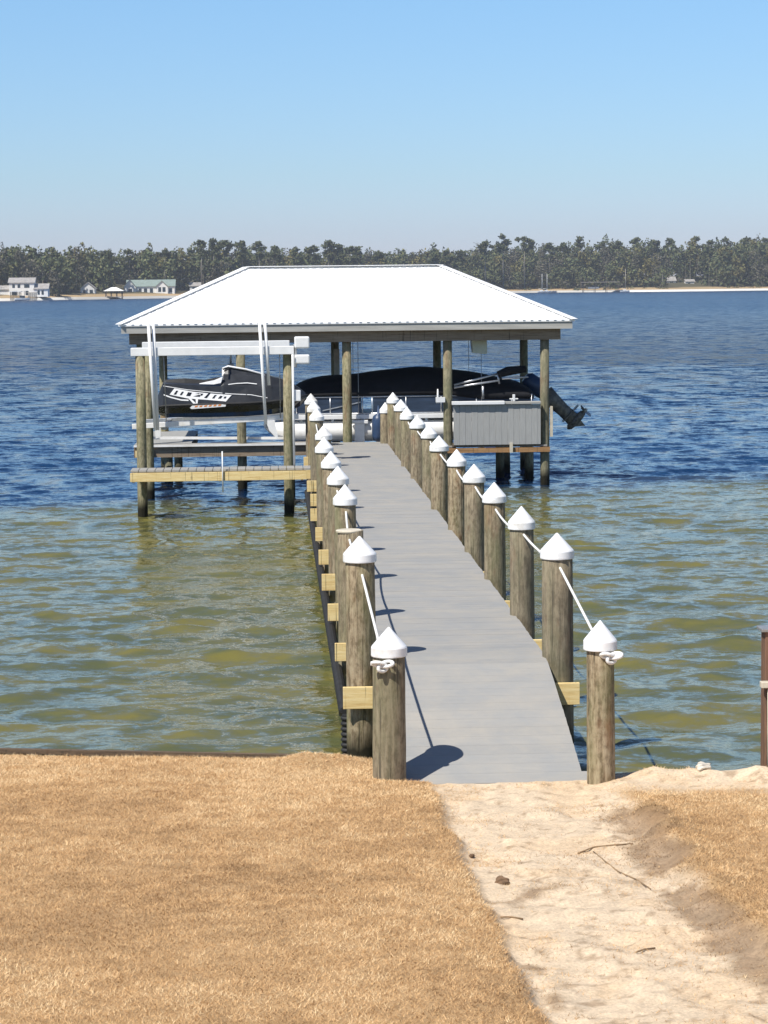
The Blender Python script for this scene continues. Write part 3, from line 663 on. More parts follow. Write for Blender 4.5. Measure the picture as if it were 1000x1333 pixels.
for i, yy in enumerate(PY):
    if i not in XL: continue
    zt = 1.325 if i == 0 else (1.70 if i == 2 else CT); y_ = 15.8 if i == 0 else yy
    piling(XL[i], y_, RAD_L.get(i, .113), -.3 if i == 0 else -.9, zt, cap=(i != 2),
           lab={0: 'front left piling with a rope knot, low, by the foot of the ramp', 2: 'bare topped piling without a cap on the left side'}.get(i), cr=.135 if i == 0 else None)
piling(2.13, 43.15, .10, -.9, 1.54, lab='shorter capped piling at the far end on the right')
# grey rim of the bare piling
top = MB().lathe([(.119, 1.690), (.122, 1.704), (.112, 1.711)], (.66 , 20.2, 0), 22); o = top.build('piling_top', M['cream'], pier); o['label'] = 'pale sawn top of the bare piling'

def rope(label, pts, sag, knot, out):
    b = MB(); P = []
    for (a, c), s in zip(zip(pts, pts[1:]), sag):
        a = Vector(a); c = Vector(c)
        for k in range(8):
            t_ = k/8; p = a.lerp(c, t_); p.z -= s*4*t_*(1-t_); P.append(p)
    P.append(Vector(pts[-1])); b.tube(P, .0105, 10)
    # knot: an overhand knot lying on the timber, with a short tail
    kx, ky, kz = knot; K = []
    for k in range(41):
        a = 2*math.pi*k/40
        K.append((kx + .030*(math.sin(a)+1.7*math.sin(2*a))*1.0, ky - .026 + .017*-math.sin(3*a), kz + .017*(math.cos(a)-1.5*math.cos(2*a))))
    b.tube(K, .0135, 10)
    b.tube([(kx, ky, kz), (kx+out*.04, ky-.018, kz+.010), (kx+out*.085, ky-.012, kz+.014)], [.0135, .0135, .016], 10)
    o = b.build('rope', M['rope']); tag(o, label, 'rope', 'white guard ropes of the pier'); return o
zr = 1.655
rpts = [(XR[0]+.015, 15.62-.10, 1.285), (XR[1], 17.95, zr-.01)] + [(XR[i], PY[i], zr + (.0 if i != 3 else -.02)) for i in range(2, 12)]
rope('white rope through the tops of the right hand pilings, knotted at the front', rpts, [.0, .03, .05, .04, .06, .03, .07, .04, .05, .04, .05], (XR[0]+.055, 15.62-.085, 1.28), 1)
lp = [0, 1, 2, 3, 4, 5, 6, 7, 9, 10, 11]
lpts = [(XL[0]-.03, 15.8-.11, 1.225), (XL[1]+.01, 17.95, zr-.04)] + [(XL[i], PY[i], zr-.02) for i in lp[2:]]
rope('white rope through the tops of the left hand pilings, knotted at the front', lpts, [.0, .03, .05, .04, .06, .03, .05, .08, .04, .05], (XL[0]-.045, 15.8-.115, 1.225), -1)

# corrugated black drain pipe; its level run is added to stand for dark reflection
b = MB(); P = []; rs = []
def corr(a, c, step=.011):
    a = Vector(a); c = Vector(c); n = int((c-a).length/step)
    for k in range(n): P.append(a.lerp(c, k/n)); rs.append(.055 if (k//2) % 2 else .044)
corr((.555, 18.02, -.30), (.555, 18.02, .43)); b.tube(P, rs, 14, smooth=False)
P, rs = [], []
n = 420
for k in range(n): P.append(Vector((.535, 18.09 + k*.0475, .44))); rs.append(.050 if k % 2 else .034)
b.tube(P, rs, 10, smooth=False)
tag(b.build('pipe_and_reflection_band', M['rubber']), 'upright black corrugated pipe, with a run added for the dark reflection under the left edge of the pier', 'pipe')

# seawall along the left shore
t = empty('seawall', (-4, 17.5, 0), 0, 'low timber seawall edging the lawn left of the pier', 'seawall')
b = MB(); xw = np.linspace(-30, .40, 31)
for a, c in zip(xw, xw[1:]): b.bar((a, float(shore(a))+.03, .362), (c, float(shore(c))+.03, .362), .05, .03)
b.build('cap_board', M['brownbeam'], t)
b = MB()
for k in range(200):
    a = -30 + k*.152; ya = float(shore(a))+.07; b.box(a, a+.148, ya, ya+.045, -.9, .345)
b.build('plank_wall', M['brownbeam'], t)

# ================================================================ BOATHOUSE
bh = empty('boathouse', (1.45, 45.8, 0), 0, 'open timber boathouse with white hipped metal roof at the end of the pier', 'boathouse')
X0, X1, Y0, Y1, ZE, ZRR, = -2.99, 5.885, 43.4, 48.2, 3.245, 4.345; YM = 45.8; HX0, HX1 = -.53, 3.43
b = MB()
def hipz(x, y):
    # height of the roof plane over a point
    fy = min(y-Y0, Y1-y)/(YM-Y0); fxl = (x-X0)/(HX0-X0); fxr = (X1-x)/(X1-HX1)
    return ZE + (ZRR-ZE)*min(1, fy, fxl, fxr)
top_ = [(X0, Y0, ZE), (X1, Y0, ZE), (X1, Y1, ZE), (X0, Y1, ZE), (HX0, YM, ZRR), (HX1, YM, ZRR)]
low_ = [(x, y, z-.03) for x, y, z in top_]
b.add(top_ + low_, [(0,1,5,4),(1,2,5),(2,3,4,5),(3,0,4),(6,10,11,7),(7,11,8),(8,11,10,9),(9,10,6),(0,6,7,1),(1,7,8,2),(2,8,9,3),(3,9,6,0)])
# standing ribs
x = X0 + .12
while x < X1-.06:
    fx = min((x-X0)/(HX0-X0), (X1-x)/(X1-HX1), 1.0); yt = Y0 + fx*(YM-Y0)
    ye = max(Y0+.03, yt-.06); ze = ZE+(ye-Y0)/(YM-Y0)*(ZRR-ZE)+.003
    for (ya, yb) in ((Y0-.012, ye), (Y1+.012, Y1-(ye-Y0))):
        b.bar((x, ya, ZE+.003), (x, yb, ze), .05, .009)
    x += .152
y = Y0 + .15
while y < Y1-.1:
    fy = min((y-Y0), (Y1-y))/(YM-Y0)
    b.bar((X0-.01, y, ZE+.003), (X0+fy*(HX0-X0)-.06, y, ZE+(fy-.025)*(ZRR-ZE)+.003), .05, .018)
    b.bar((X1+.01, y, ZE+.003), (X1-fy*(X1-HX1)+.06, y, ZE+(fy-.025)*(ZRR-ZE)+.003), .05, .018)
    y += .152
rf = b.build('roof', M['roof'], bh, fix=False)
b = MB(); H0 = Vector((HX0, YM, ZRR+.03)); H1 = Vector((HX1, YM, ZRR+.03))
b.bar(H0 - Vector((0, 0, .012)), H1 - Vector((0, 0, .012)), .22, .014)
for c, h in (((X0, Y0), H0), ((X0, Y1), H0), ((X1, Y0), H1), ((X1, Y1), H1)): b.bar((c[0], c[1], ZE+.012), h - Vector((0, 0, .018)), .18, .012)
b.build('ridge_cap', M['roof'], rf)
b = MB(); b.box(X0+.05, X1-.05, Y0+.02, Y0+.05, ZE-.170, ZE-.035); b.box(X0+.05, X1-.05, Y1-.05, Y1-.02, ZE-.170, ZE-.035)
b.box(X0+.05, X0+.08, Y0+.05, Y1-.05, ZE-.170, ZE-.035); b.box(X1-.08, X1-.05, Y0+.05, Y1-.05, ZE-.170, ZE-.035); b.build('fascia', M['fascia'], bh)
b = MB(); b.box(X0+.08, X1-.08, Y0+.05, Y1-.05, ZE-.155, ZE-.135); b.build('soffit', M['brownbeam'], bh)
for yy in (43.7, 47.8):
    for d in (-.115, .115): MB().box(-2.8, 5.62, yy+d-.02, yy+d+.02, 2.86, 3.085).build('header_beam', M['header'], bh)
for xx in (-2.74, 5.50): MB().box(xx-.02, xx+.02, 43.84, 47.66, 2.88, 3.085).build('header_beam', M['brownbeam'], bh)
def post(x, y, r, zb, zt, parent, mat=None, lean=0.0):
    b = MB(); b.lathe([(r*1.04, zb), (r, zb+(zt-zb)*.33), (r*.98, zb+(zt-zb)*.66), (r*.95, zt)], (0, 0, 0), 16, True, .012)
    b.v = [(px+x+lean*(pz-zb), py+y, pz) for px, py, pz in b.v]; return b.build('post', mat or M['postwood'], parent)
for x in (-2.58, -.65, 1.425, 3.405, 5.32): post(x, 43.7, .092, -1, 3.085, bh)
for x in (-2.36, -.72, 1.31, 3.50, 5.37): post(x, 47.8, .09, -1, 3.085, bh)
for x, y in ((-2.2, 46), (-2.05, 47.2), (3.6, 45.2), (4.6, 45.4), (4.85, 46.6), (5.15, 45.0), (5.3, 46.2)): post(x, y, .09, -1, .74, bh)
# walkways round the slip
def boards(b, x0, x1, y0, y1, z, along='x', w_=.14):
    if along == 'x':
        y = y0
        while y < y1-.02: b.box(x0, x1, y+.003, min(y+w_-.003, y1), z-.03, z); y += w_
    else:
        x = x0
        while x < x1-.02: b.box(x+.003, min(x+w_-.003, x1), y0, y1, z-.03, z); x += w_
b = MB(); boards(b, -2.75, .785, 43.47, 43.95, .9); boards(b, .90, 3.3, 43.56, 43.84, .80); boards(b, 3.3, 5.35, 43.56, 43.84, .80)
b.build('front_walkway', M['deck'], bh)
b = MB(); yb_ = 43.97
while yb_ < 47.8: b.box(-2.75, -1.65, yb_, yb_+.235, .87, .9); yb_ += .285
b.build('side_walkway', M['greyboard'], bh)
MB().box(-2.75, .80, 43.435, 43.468, .868, .903).build('edge_strip', M['alupaint'], bh)
MB().bar((-2.6, 43.9, 1.02), (.3, 43.98, .97), .06, .05).build('loose_board', M['alupaint'], bh)
MB().box(-2.75, .80, 43.50, 43.545, .66, .865).build('walkway_beam', M['header'], bh)
MB().box(-2.72, -2.36, 43.44, 43.485, .67, .80).build('walkway_beam', M['pine'], bh)
MB().box(3.0, 5.40, 43.52, 43.565, .66, .755).build('walkway_beam', M['redbeam'], bh)
MB().box(-1.70, -1.655, 43.96, 47.9, .66, .865).build('walkway_beam', M['brownbeam'], bh)
MB().box(4.60, 4.66, 43.46, 43.51, .66, .85).build('cleat_block', M['cream'], bh)
MB().box(5.42, 5.47, 43.62, 43.70, .95, 1.55).build('upright_board', M['cream'], bh)
# grey boarded panel between the right hand posts
pn = empty('panel_root', (0, 0, 0)); bpy.data.objects.remove(pn)
b = MB(); x = 3.50
k = 0
while x < 5.215:
    b.box(x, min(x+.116, 5.215), 43.50-(k % 2)*.004, 43.52, .815, 1.60); x += .1185; k += 1
pan = b.build('boarded_panel', M['greyboard'], bh, bevel=.003); pan['label'] = 'grey upright board panel between the two right hand posts'
b = MB(); b.box(3.47, 4.50, 43.42, 43.60, 1.61, 1.675); b.build('panel_rail', M['white'], pan, bevel=.006)
b = MB(); b.box(4.505, 5.22, 43.45, 43.60, 1.61, 1.66); b.build('panel_rail', M['fascia'], pan, bevel=.006)
MB().box(3.47, 5.22, 43.525, 43.56, .79, .85).build('panel_rail', M['brownbeam'], pan)
b = MB(); b.box(4.66, 4.71, 43.46, 43.50, 1.665, 1.80); b.box(4.60, 4.77, 43.465, 43.495, 1.70, 1.725); b.build('rod_holder', M['white'], pan, bevel=.006)
b = MB(); b.tube([(3.20, 43.58, 1.64), (3.20, 43.58, 1.92)], [.03, .012], 8); b.box(3.16, 3.34, 43.55, 43.63, 1.66, 1.76)
tag(b.build('rod_holder', M['white']), 'small white holder fixed to the fourth front post of the boathouse', 'holder')
# electrical box + pale lift cover + hanging hook
t = empty('electrical_box', (.42, 38.7, 1.9), 0, 'small white electrical box on the right post of the jet ski lift', 'electrical box')
MB().box(.335, .455, 38.55, 38.68, 1.97, 2.16).build('box', M['white'], t, bevel=.01)
MB().tube([(.325, 38.53, .85), (.325, 38.53, 2.78)], .020, 8).build('conduit', M['white'], t)
b = MB(); b.loft([[(3.90, 44.0, 2.88), (4.21, 44.0, 2.88), (4.21, 44.3, 2.88), (3.90, 44.3, 2.88)], [(3.93, 43.98, 2.62), (4.22, 43.98, 2.60), (4.22, 44.3, 2.60), (3.93, 44.3, 2.62)], [(3.95, 43.98, 2.60), (4.19, 43.98, 2.58), (4.19, 44.28, 2.58), (3.95, 44.28, 2.60)]], smooth=False)
tag(b.build('motor_cover', M['palegreen'], None, bevel=.012), 'pale green plastic motor cover hanging under the roof beam on the right', 'motor cover')
b = MB(); b.box(-.97, -.74, 44.1, 44.18, 3.02, 3.085); b.box(-.89, -.80, 44.1, 44.17, 2.72, 3.02); b.tube([(-.85, 44.12, 2.72), (-.85, 44.12, 2.45)], .02, 8); b.box(-.91, -.79, 44.08, 44.16, 2.36, 2.45)
tag(b.build('hoist_block', M['steel']), 'pale hoist block hanging under the left part of the roof', 'hoist')
MB().box(1.28, 1.40, 47.62, 47.66, 1.75, 2.62).build('pale_board', M['cream'], bh)

# ================================================================ CATWALK in front of the jet ski
cw = empty('catwalk', (-1, 38.2, .7), 0, 'narrow catwalk with yellow pine front beam below the jet ski', 'catwalk')
b = MB(); x = -2.47
while x < .52: b.box(x+.006, x+.134, 37.93, 38.50, .775, .805+random.uniform(0, .003)); x += .14
b.build('decking', M['deck'], cw)
MB().box(-2.47, .53, 37.885, 37.925, .615, .765).build('front_beam', M['pine'], cw, bevel=.004)
MB().box(-2.45, .53, 38.44, 38.48, .59, .77).build('rear_beam', M['pine'], cw)
for x in (-2.42, -.95, .45): MB().box(x-.02, x+.02, 37.93, 38.43, .6, .765).build('joist', M['pine'], cw)
MB().tube([(-.90, 37.86, .42), (-.90, 37.86, 1.12)], .011, 8).build('pole', M['white'], cw)

cw.location.z += .05
# ================================================================ JET SKI LIFT
jl = empty('jet_ski_lift', (-1, 40, 0), 0, 'jet ski lift of timber posts with white top beams and guide poles', 'boat lift')
for x, y, l in ((-2.318, 38.68, .004), (.225, 38.78, .004), (-2.37, 42.05, 0), (.28, 42.05, 0)): post(x, y, .087, -1, 2.775, jl, lean=l)
MB().box(-2.46, .37, 38.60, 38.76, 2.778, 2.92).build('top_beam', M['white'], jl, bevel=.008)
MB().box(-2.46, .30, 41.97, 42.13, 2.80, 2.94).build('top_beam', M['white'], jl, bevel=.008)
for p0, p1 in (((-2.14, 38.52, 3.33), (-2.06, 38.52, 1.50)), ((-2.06, 38.58, 3.33), (-2.02, 38.60, 1.50)), ((-.235, 38.52, 3.33), (-.155, 38.52, 1.58)), ((-.145, 38.58, 3.33), (-.09, 38.60, 2.25))):
    MB().tube([p0, p1], .028, 10).build('guide_pole', M['white'], jl)
for z0, h in ((2.80, .20), (2.53, .16)):
    MB().box(.36, .62, 38.56, 38.86, z0+.08, z0+.08+h).build('motor_box', M['white'], jl, bevel=.025)
MB().box(.34, .40, 38.60, 38.66, 2.55, 2.95).build('motor_bracket', M['steel'], jl, bevel=.008)
MB().bar((-2.50, 39.2, 1.53), (.42, 39.2, 1.67), .07, .09).build('cradle_beam', M['alupaint'], jl, bevel=.006)
MB().bar((-2.42, 41.2, 1.50), (.36, 41.2, 1.64), .07, .075).build('cradle_beam', M['alu'], jl, bevel=.006)
for x in (-1.95, -.12):
    MB().bar((x, 39.24, 1.50), (x, 41.17, 1.50), .09, .07).build('cradle_bunk', M['steel'], jl)
b = MB(); b.prism_xz([(-.16, 1.60), (.0, 1.61), (.03, 1.42), (.06, 1.28), (-.02, 1.34), (-.10, 1.44)], 39.12, 39.16); b.build('cradle_bracket', M['white'], jl)
b = MB(); b.prism_xz([(-2.10, 1.50), (-2.0, 1.50), (-2.0, 1.34), (-2.09, 1.32)], 39.12, 39.16); b.build('cradle_bracket', M['white'], jl)
for x in (-1.9, .1): MB().tube([(x, 38.7, 2.80), (x, 39.2, 1.58)], .008, 6).build('lift_cable', M['steel'], jl)

# ================================================================ JET SKI (stern left, bow right)
js = empty('jet_ski', (-.8, 40.2, 1.6), 0, 'black jet ski with white side lettering raised on the lift', 'jet ski')
YC = 40.2
# x, half width low, z keel, z chine, z gunwale, half width top, z top edge
ST = [(-2.13, .44, 1.70, 1.74, 1.84), (-1.95, .50, 1.63, 1.72, 1.87), (-1.2, .53, 1.62, 1.72, 1.89), (-.5, .53, 1.63, 1.73, 1.90), (-.05, .45, 1.66, 1.77, 1.92), (.25, .36, 1.70, 1.82, 1.95), (.46, .22, 1.80, 1.90, 1.98), (.58, .04, 1.92, 1.95, 2.0)]
rings = [[(x, YC-.02, zk), (x, YC-w_*.82, zc), (x, YC-w_, zg-.05), (x, YC-w_*1.03, zg), (x, YC+w_*1.03, zg), (x, YC+w_, zg-.05), (x, YC+w_*.82, zc), (x, YC+.02, zk)] for x, w_, zk, zc, zg in ST]
MB().loft(rings, smooth=False).build('hull', M['black'], js)
b = MB(); b.tube([(x, YC-w_*1.03-.008, zg-.01) for x, w_, _, _, zg in ST], .022, 8); b.tube([(x, YC+w_*1.03+.008, zg-.01) for x, w_, _, _, zg in ST], .022, 8); b.build('bumper_strip', M['rubber'], js)
UP = [(-2.08, .42, 1.85, .34, 2.02, 2.04), (-1.98, .46, 1.86, .38, 2.25, 2.27), (-1.2, .46, 1.88, .38, 2.20, 2.24), (-.95, .46, 1.88, .38, 2.19, 2.24), (-.90, .46, 1.89, .38, 2.21, 2.40), (-.5, .46, 1.90, .36, 2.17, 2.38), (-.05, .41, 1.92, .32, 2.18, 2.34), (.25, .33, 1.95, .24, 2.15, 2.27), (.46, .19, 1.98, .12, 2.07, 2.12), (.56, .05, 2.0, .02, 2.03, 2.04)]
rings = [[(x, YC-w0, z0+.002), (x, YC-w1, z1), (x, YC-w1*.55, z2), (x, YC+w1*.55, z2), (x, YC+w1, z1), (x, YC+w0, z0+.002)] for x, w0, z0, w1, z1, z2 in UP]
MB().loft(rings, smooth=False).build('deck', M['darkgrey'], js)
b = MB(); rings = []
for x, w_, zb, zt in ((-1.98, .17, 2.26, 2.30), (-1.6, .2, 2.24, 2.32), (-1.25, .16, 2.23, 2.29), (-.98, .11, 2.23, 2.34)): rings.append([(x, YC-w_, zb), (x, YC-w_*.8, zt), (x, YC+w_*.8, zt), (x, YC+w_, zb)])
b.loft(rings, smooth=False); b.build('seat', M['rubber'], js)
rings = [[(x, YC-w_, zb), (x, YC-w_*.55, zt), (x, YC+w_*.55, zt), (x, YC+w_, zb)] for x, w_, zb, zt in ((-.93, .17, 2.36, 2.50), (-.82, .19, 2.36, 2.53), (-.5, .18, 2.34, 2.46), (-.15, .12, 2.30, 2.39), (.05, .05, 2.26, 2.30))]
hd = MB().loft(rings, smooth=False).build('steering_cowl', M['darkgrey'], js)
b = MB(); b.tube([(-.93, YC-.12, 2.50), (-.82, YC-.13, 2.535), (-.5, YC-.12, 2.475), (-.2, YC-.09, 2.385), (-.12, YC-.06, 2.33)], [.010, .018, .019, .016, .007], 8); b.build('cowl_trim', M['decal'], hd)
b = MB(); b.tube([(-.88, YC-.36, 2.46), (-.80, YC-.15, 2.50), (-.80, YC+.15, 2.50), (-.88, YC+.36, 2.46)], .016, 8); b.build('handlebar', M['rubber'], js)
b = MB(); b.loft([[(-.98, YC-.26, 2.54), (-.93, YC-.24, 2.60), (-.90, YC-.24, 2.50)], [(-.96, YC-.18, 2.54), (-.91, YC-.16, 2.60), (-.88, YC-.16, 2.50)]], smooth=False)
# decals lie 3 mm proud of the side, which leans inwards
def side_y(x, z):
    zs = np.interp(x, [u[0] for u in UP], [u[2] for u in UP]); z1 = np.interp(x, [u[0] for u in UP], [u[4] for u in UP])
    w0 = np.interp(x, [u[0] for u in UP], [u[1] for u in UP]); w1 = np.interp(x, [u[0] for u in UP], [u[3] for u in UP])
    f = (z-zs)/(z1-zs); return YC - (w0 + (w1-w0)*f)
def decal(b, pts, off, k=.095, th=.002):
    # pts in the sticker's own frame (1000 units = 1.31 m), origin at its top left
    q = [(-1.985 + px*.00131, 2.302 - py*.00131) for px, py in pts]; n = len(q)
    f = [(x, float(side_y(x, z))-off, z) for x, z in q]; r_ = [(x, y_+th, z) for x, y_, z in f]
    b.add(f + r_, [tuple(range(n)), tuple(range(n, 2*n))[::-1]] + [(i, i+n, (i+1) % n+n, (i+1) % n) for i in range(n)])
def strip(b, pts, w_, off):
    for (xa, ya), (xb, yb) in zip(pts, pts[1:]): decal(b, [(xa, ya-w_/2), (xb, yb-w_/2), (xb, yb+w_/2), (xa, ya+w_/2)], off)
b = MB()
for q in ([(95, 188), (160, 105), (400, 152), (350, 245)], [(350, 245), (400, 152), (640, 180), (570, 262)], [(570, 262), (640, 180), (935, 205), (860, 290)], [(840, 292), (860, 290), (935, 205), (925, 200)]): decal(b, q, .004)
strip(b, [(15, 190), (110, 225), (250, 262), (350, 268)], 17, .003)
decal(b, [(345, 240), (385, 245), (450, 310), (430, 330)], .003); decal(b, [(430, 330), (450, 310), (445, 250), (480, 250), (470, 325)], .003)
b.build('side_lettering', M['decal'], js)
b = MB()
for q in ([(148, 186), (187, 135), (212, 138), (180, 190)], [(232, 195), (262, 150), (288, 152), (258, 198)], [(318, 208), (345, 158), (398, 165), (372, 212)], [(415, 215), (490, 196), (520, 200), (500, 222)],
          [(440, 182), (500, 172), (496, 186)], [(505, 178), (552, 182), (528, 212)], [(560, 236), (628, 168), (650, 176), (598, 242)], [(668, 246), (705, 200), (735, 204), (715, 222), (700, 248)],
          [(748, 250), (780, 212), (812, 216), (790, 252)], [(822, 246), (842, 222), (866, 224), (850, 250)]): decal(b, q, .0075)
b.build('lettering_gaps', M['black'], js)
YS = YC - .584
b = MB(); b.prism_xz([(-1.50, 1.822), (-1.46, 1.862), (-.93, 1.878), (-.86, 1.868), (-.87, 1.838), (-1.47, 1.802)], YS, YS+.008); b.build('name_strip', M['decal'], js)
b = MB()
for k in range(6):
    xa = -1.42 + k*.083; za = 1.832 + k*.0035; b.prism_xz([(xa, za), (xa+.016, za+.026), (xa+.064, za+.028), (xa+.048, za+.002)], YS-.003, YS-.0005)
b.build('name_letters', M['orange'], js)
b = MB(); strip(b, [(10, 70), (330, 125), (600, 155), (940, 190), (1200, 205), (1420, 250)], 8, .003); strip(b, [(890, 62), (1000, 50), (1150, 45), (1280, 62)], 11, .003); b.build('side_stripe', M['decal'], js)
b = MB(); rings = [[(-1.33, YC-.385, 2.235), (-1.33, YC-.38, 2.245), (-1.33, YC-.33, 2.245)], [(-1.08, YC-.385, 2.225), (-1.06, YC-.37, 2.30), (-1.06, YC-.32, 2.30)], [(-.95, YC-.385, 2.25), (-.915, YC-.37, 2.36), (-.915, YC-.32, 2.36)]]
b.loft(rings, smooth=False); b.build('side_fairing', M['decal'], js)

# ================================================================ PONTOON BOAT
pb = empty('pontoon_boat', (2.6, 45.3, 1), 0, 'pontoon boat under a black cover on the lift in the boathouse', 'pontoon boat')
for yy in (44.43, 46.05):
    prof = [(-.22, .03, 1.24), (-.12, .09, 1.19), (.05, .16, 1.12), (.25, .20, 1.09), (.5, .205, 1.085), (4.9, .205, 1.085), (4.95, .19, 1.085)]
    MB().tube([(x, yy, z) for x, r_, z in prof], [r_ for x, r_, z in prof], 20).build('pontoon', M['alupaint'], pb)
MB().box(.28, 5.2, 44.26, 46.4, 1.325, 1.415).build('deck_edge', M['white'], pb, bevel=.01)
b = MB()
for x in np.arange(.5, 5.0, .62): b.box(x, x+.05, 44.35, 46.25, 1.26, 1.322)
b.build('cross_member', M['alu'], pb)
for (x0, x1) in ((.45, 1.72), (1.95, 5.1)): MB().box(x0, x1, 44.31, 44.33, 1.45, 1.76).build('side_panel', M['navy'], pb)
MB().box(.42, .45, 44.33, 46.3, 1.45, 1.76).build('side_panel', M['navy'], pb)
for z in (1.435, 1.765): MB().tube([(.42, 44.31, z), (5.12, 44.31, z)], .014, 8).build('rail', M['alu'], pb)
for x in (.43, 1.10, 1.74, 1.93, 2.6, 3.3, 4.0, 4.7, 5.1): MB().tube([(x, 44.305, 1.42), (x, 44.305, 1.76)], .012, 6).build('rail_post', M['alu'], pb)
MB().bar((.95, 44.30, 1.50), (1.70, 44.30, 1.66), .012, .02).build('rail_brace', M['alu'], pb)
CX = [(.36, 1.93), (.55, 2.11), (1.0, 2.18), (1.6, 2.215), (2.0, 2.25), (2.5, 2.33), (3.0, 2.34), (3.5, 2.31), (4.0, 2.22), (4.6, 2.12), (5.0, 2.00), (5.22, 1.84)]
rings = []
for i, (x, zt) in enumerate(CX):
    zz = zt - (.05 if i % 2 else 0); low = 1.74 if x < 3.55 else 1.55
    rings.append([(x, 44.27, low + .015*math.sin(x*9)), (x, 44.24, 1.82 if zz > 1.9 else zz-.04), (x, 44.38, zz-.16 if zz > 2 else zz-.03), (x, 44.85, zz-.02), (x, 45.35, zz), (x, 45.85, zz-.02), (x, 46.25, zz-.16 if zz > 2 else zz-.03), (x, 46.36, 1.82 if zz > 1.9 else zz-.04), (x, 46.33, low)])
cv = MB().loft(rings, smooth=True).build('cover', M['canvas'], pb)
sb = cv.modifiers.new('sub', 'SUBSURF'); sb.levels = 2; sb.render_levels = 2
for (a, c) in (((3.55, 44.18, 1.98), (4.42, 44.18, 2.19)), ((3.55, 44.18, 1.93), (4.45, 44.18, 2.06))): MB().tube([a, c], .022, 8).build('canopy_bow', M['alu'], pb)
MB().tube([(4.40, 44.18, 2.20), (4.45, 44.18, 1.99)], .018, 8).build('canopy_bow', M['alu'], pb)
MB().tube([(4.12, 44.18, 1.95), (4.12, 44.18, 1.70)], .022, 8).build('canopy_bow', M['alu'], pb)
MB().tube([(4.42, 44.2, 2.17), (4.62, 44.2, 2.24), (4.98, 44.2, 2.28)], [.07, .095, .07], 10).build('rolled_canopy', M['canvas'], pb)
MB().tube([(4.50, 44.17, 2.09), (5.02, 44.17, 2.12)], .02, 8).build('canopy_bow', M['alu'], pb)
# outboard, tilted up
ob = MB(); rings = []
for s, w_, h in ((0, .10, .10), (.08, .17, .17), (.30, .19, .19), (.50, .16, .16), (.56, .10, .10)):
    c = Vector((5.08, 45.35, 2.06)) + Vector((.80, 0, -.60)).normalized()*s; u = Vector((.60, 0, .80)); 
    rings.append([c + u*h*math.sin(a) + Vector((0, 1, 0))*w_*math.cos(a) for a in [2*math.pi*k/12 for k in range(12)]])
om = ob.loft(rings).build('outboard_motor', M['navyvinyl'], pb)
def along(s, off=0): return Vector((5.50, 45.35, 1.74)) + Vector((.72, 0, -.69)).normalized()*s + Vector((.69, 0, .72)).normalized()*off
b = MB(); rings = []
for s, a_, c_ in ((0, .18, .11), (.25, .155, .10), (.5, .135, .08), (.72, .14, .06), (.86, .16, .045)):
    c = along(s); u = Vector((.69, 0, .72)).normalized(); rings.append([c + u*a_*math.sin(t_) + Vector((0, 1, 0))*c_*math.cos(t_) for t_ in [2*math.pi*k/12 for k in range(12)]])
b.loft(rings).build('drive_leg', M['engine'], om)
b = MB(); a0 = along(.66); b.bar(a0 - Vector((.69, 0, .72))*.18, a0 + Vector((.69, 0, .72))*.28, .24, .015, up=(.72, 0, -.69)); b.build('cavitation_plate', M['engine'], om)
b = MB(); c0 = along(.84, -.22); c1 = along(.84, .25); b.tube([c0, c0.lerp(c1, .12), c0.lerp(c1, .4), c0.lerp(c1, .8), c1], [.015, .065, .085, .078, .058], 12); b.build('gearcase', M['engine'], om)
b = MB(); b.add([along(.86, -.14) + Vector((0, -.008, 0)), along(.86, .10) + Vector((0, -.008, 0)), along(1.06, .08) + Vector((0, -.008, 0)), along(.86, -.14) + Vector((0, .008, 0)), along(.86, .10) + Vector((0, .008, 0)), along(1.06, .08) + Vector((0, .008, 0))], [(0,1,2),(3,5,4),(0,3,4,1),(1,4,5,2),(2,5,3,0)]); b.build('skeg', M['engine'], om)
ax = (c1-c0).normalized(); pc = c1 + ax*.05; pu = Vector((0, 1, 0)); pv = ax.cross(pu)
b = MB(); b.tube([c1, c1+ax*.10], [.042, .030], 12)
for k in range(3):
    a = 2*math.pi*k/3 + .5; d = pu*math.cos(a) + pv*math.sin(a); e = ax.cross(d)
    P = [pc + d*.03 - e*.02 - ax*.02, pc + d*.03 + e*.02 + ax*.02, pc + d*.12 + e*.08 + ax*.03, pc + d*.17 + e*.03 + ax*.01, pc + d*.16 - e*.04 - ax*.02, pc + d*.09 - e*.06 - ax*.03]
    b.add([p - ax*.004 for p in P] + [p + ax*.004 for p in P], [(0,1,2,3,4,5), (11,10,9,8,7,6)] + [(i, i+6, (i+1) % 6+6, (i+1) % 6) for i in range(6)])
b.build('propeller', M['steel'], om)
pb.location.y -= .26
# lift that carries it
bl = empty('boat_lift', (2.5, 45.3, 0), 0, 'white cradle and cables carrying the pontoon boat in the boathouse', 'boat lift')
for x in (1.66, 4.1):
    MB().box(x-.04, x+.04, 43.88, 46.9, .70, .86).build('cradle_beam', M['alu'], bl, bevel=.006)
b = MB(); b.box(1.50, 1.84, 43.90, 43.97, 1.24, 1.31); b.box(1.57, 1.77, 43.91, 43.96, .86, 1.24); b.build('bunk_bracket', M['white'], bl, bevel=.01)
b = MB(); b.box(3.95, 4.25, 43.90, 43.97, 1.24, 1.31); b.box(4.02, 4.18, 43.91, 43.96, .86, 1.24); b.build('bunk_bracket', M['white'], bl, bevel=.01)
for x in (1.66, 4.1):
    for yy in (44.02, 46.86): MB().tube([(x, yy, .86), (x, yy, 2.95)], .006, 6).build('lift_cable', M['steel'], bl)
b = MB(); b.lathe([(.03, .88), (.10, .92), (.13, 1.0), (.13, 1.32), (.10, 1.40), (.03, 1.44), (.012, 1.60)], (2.04, 43.80, 0), 18, True)
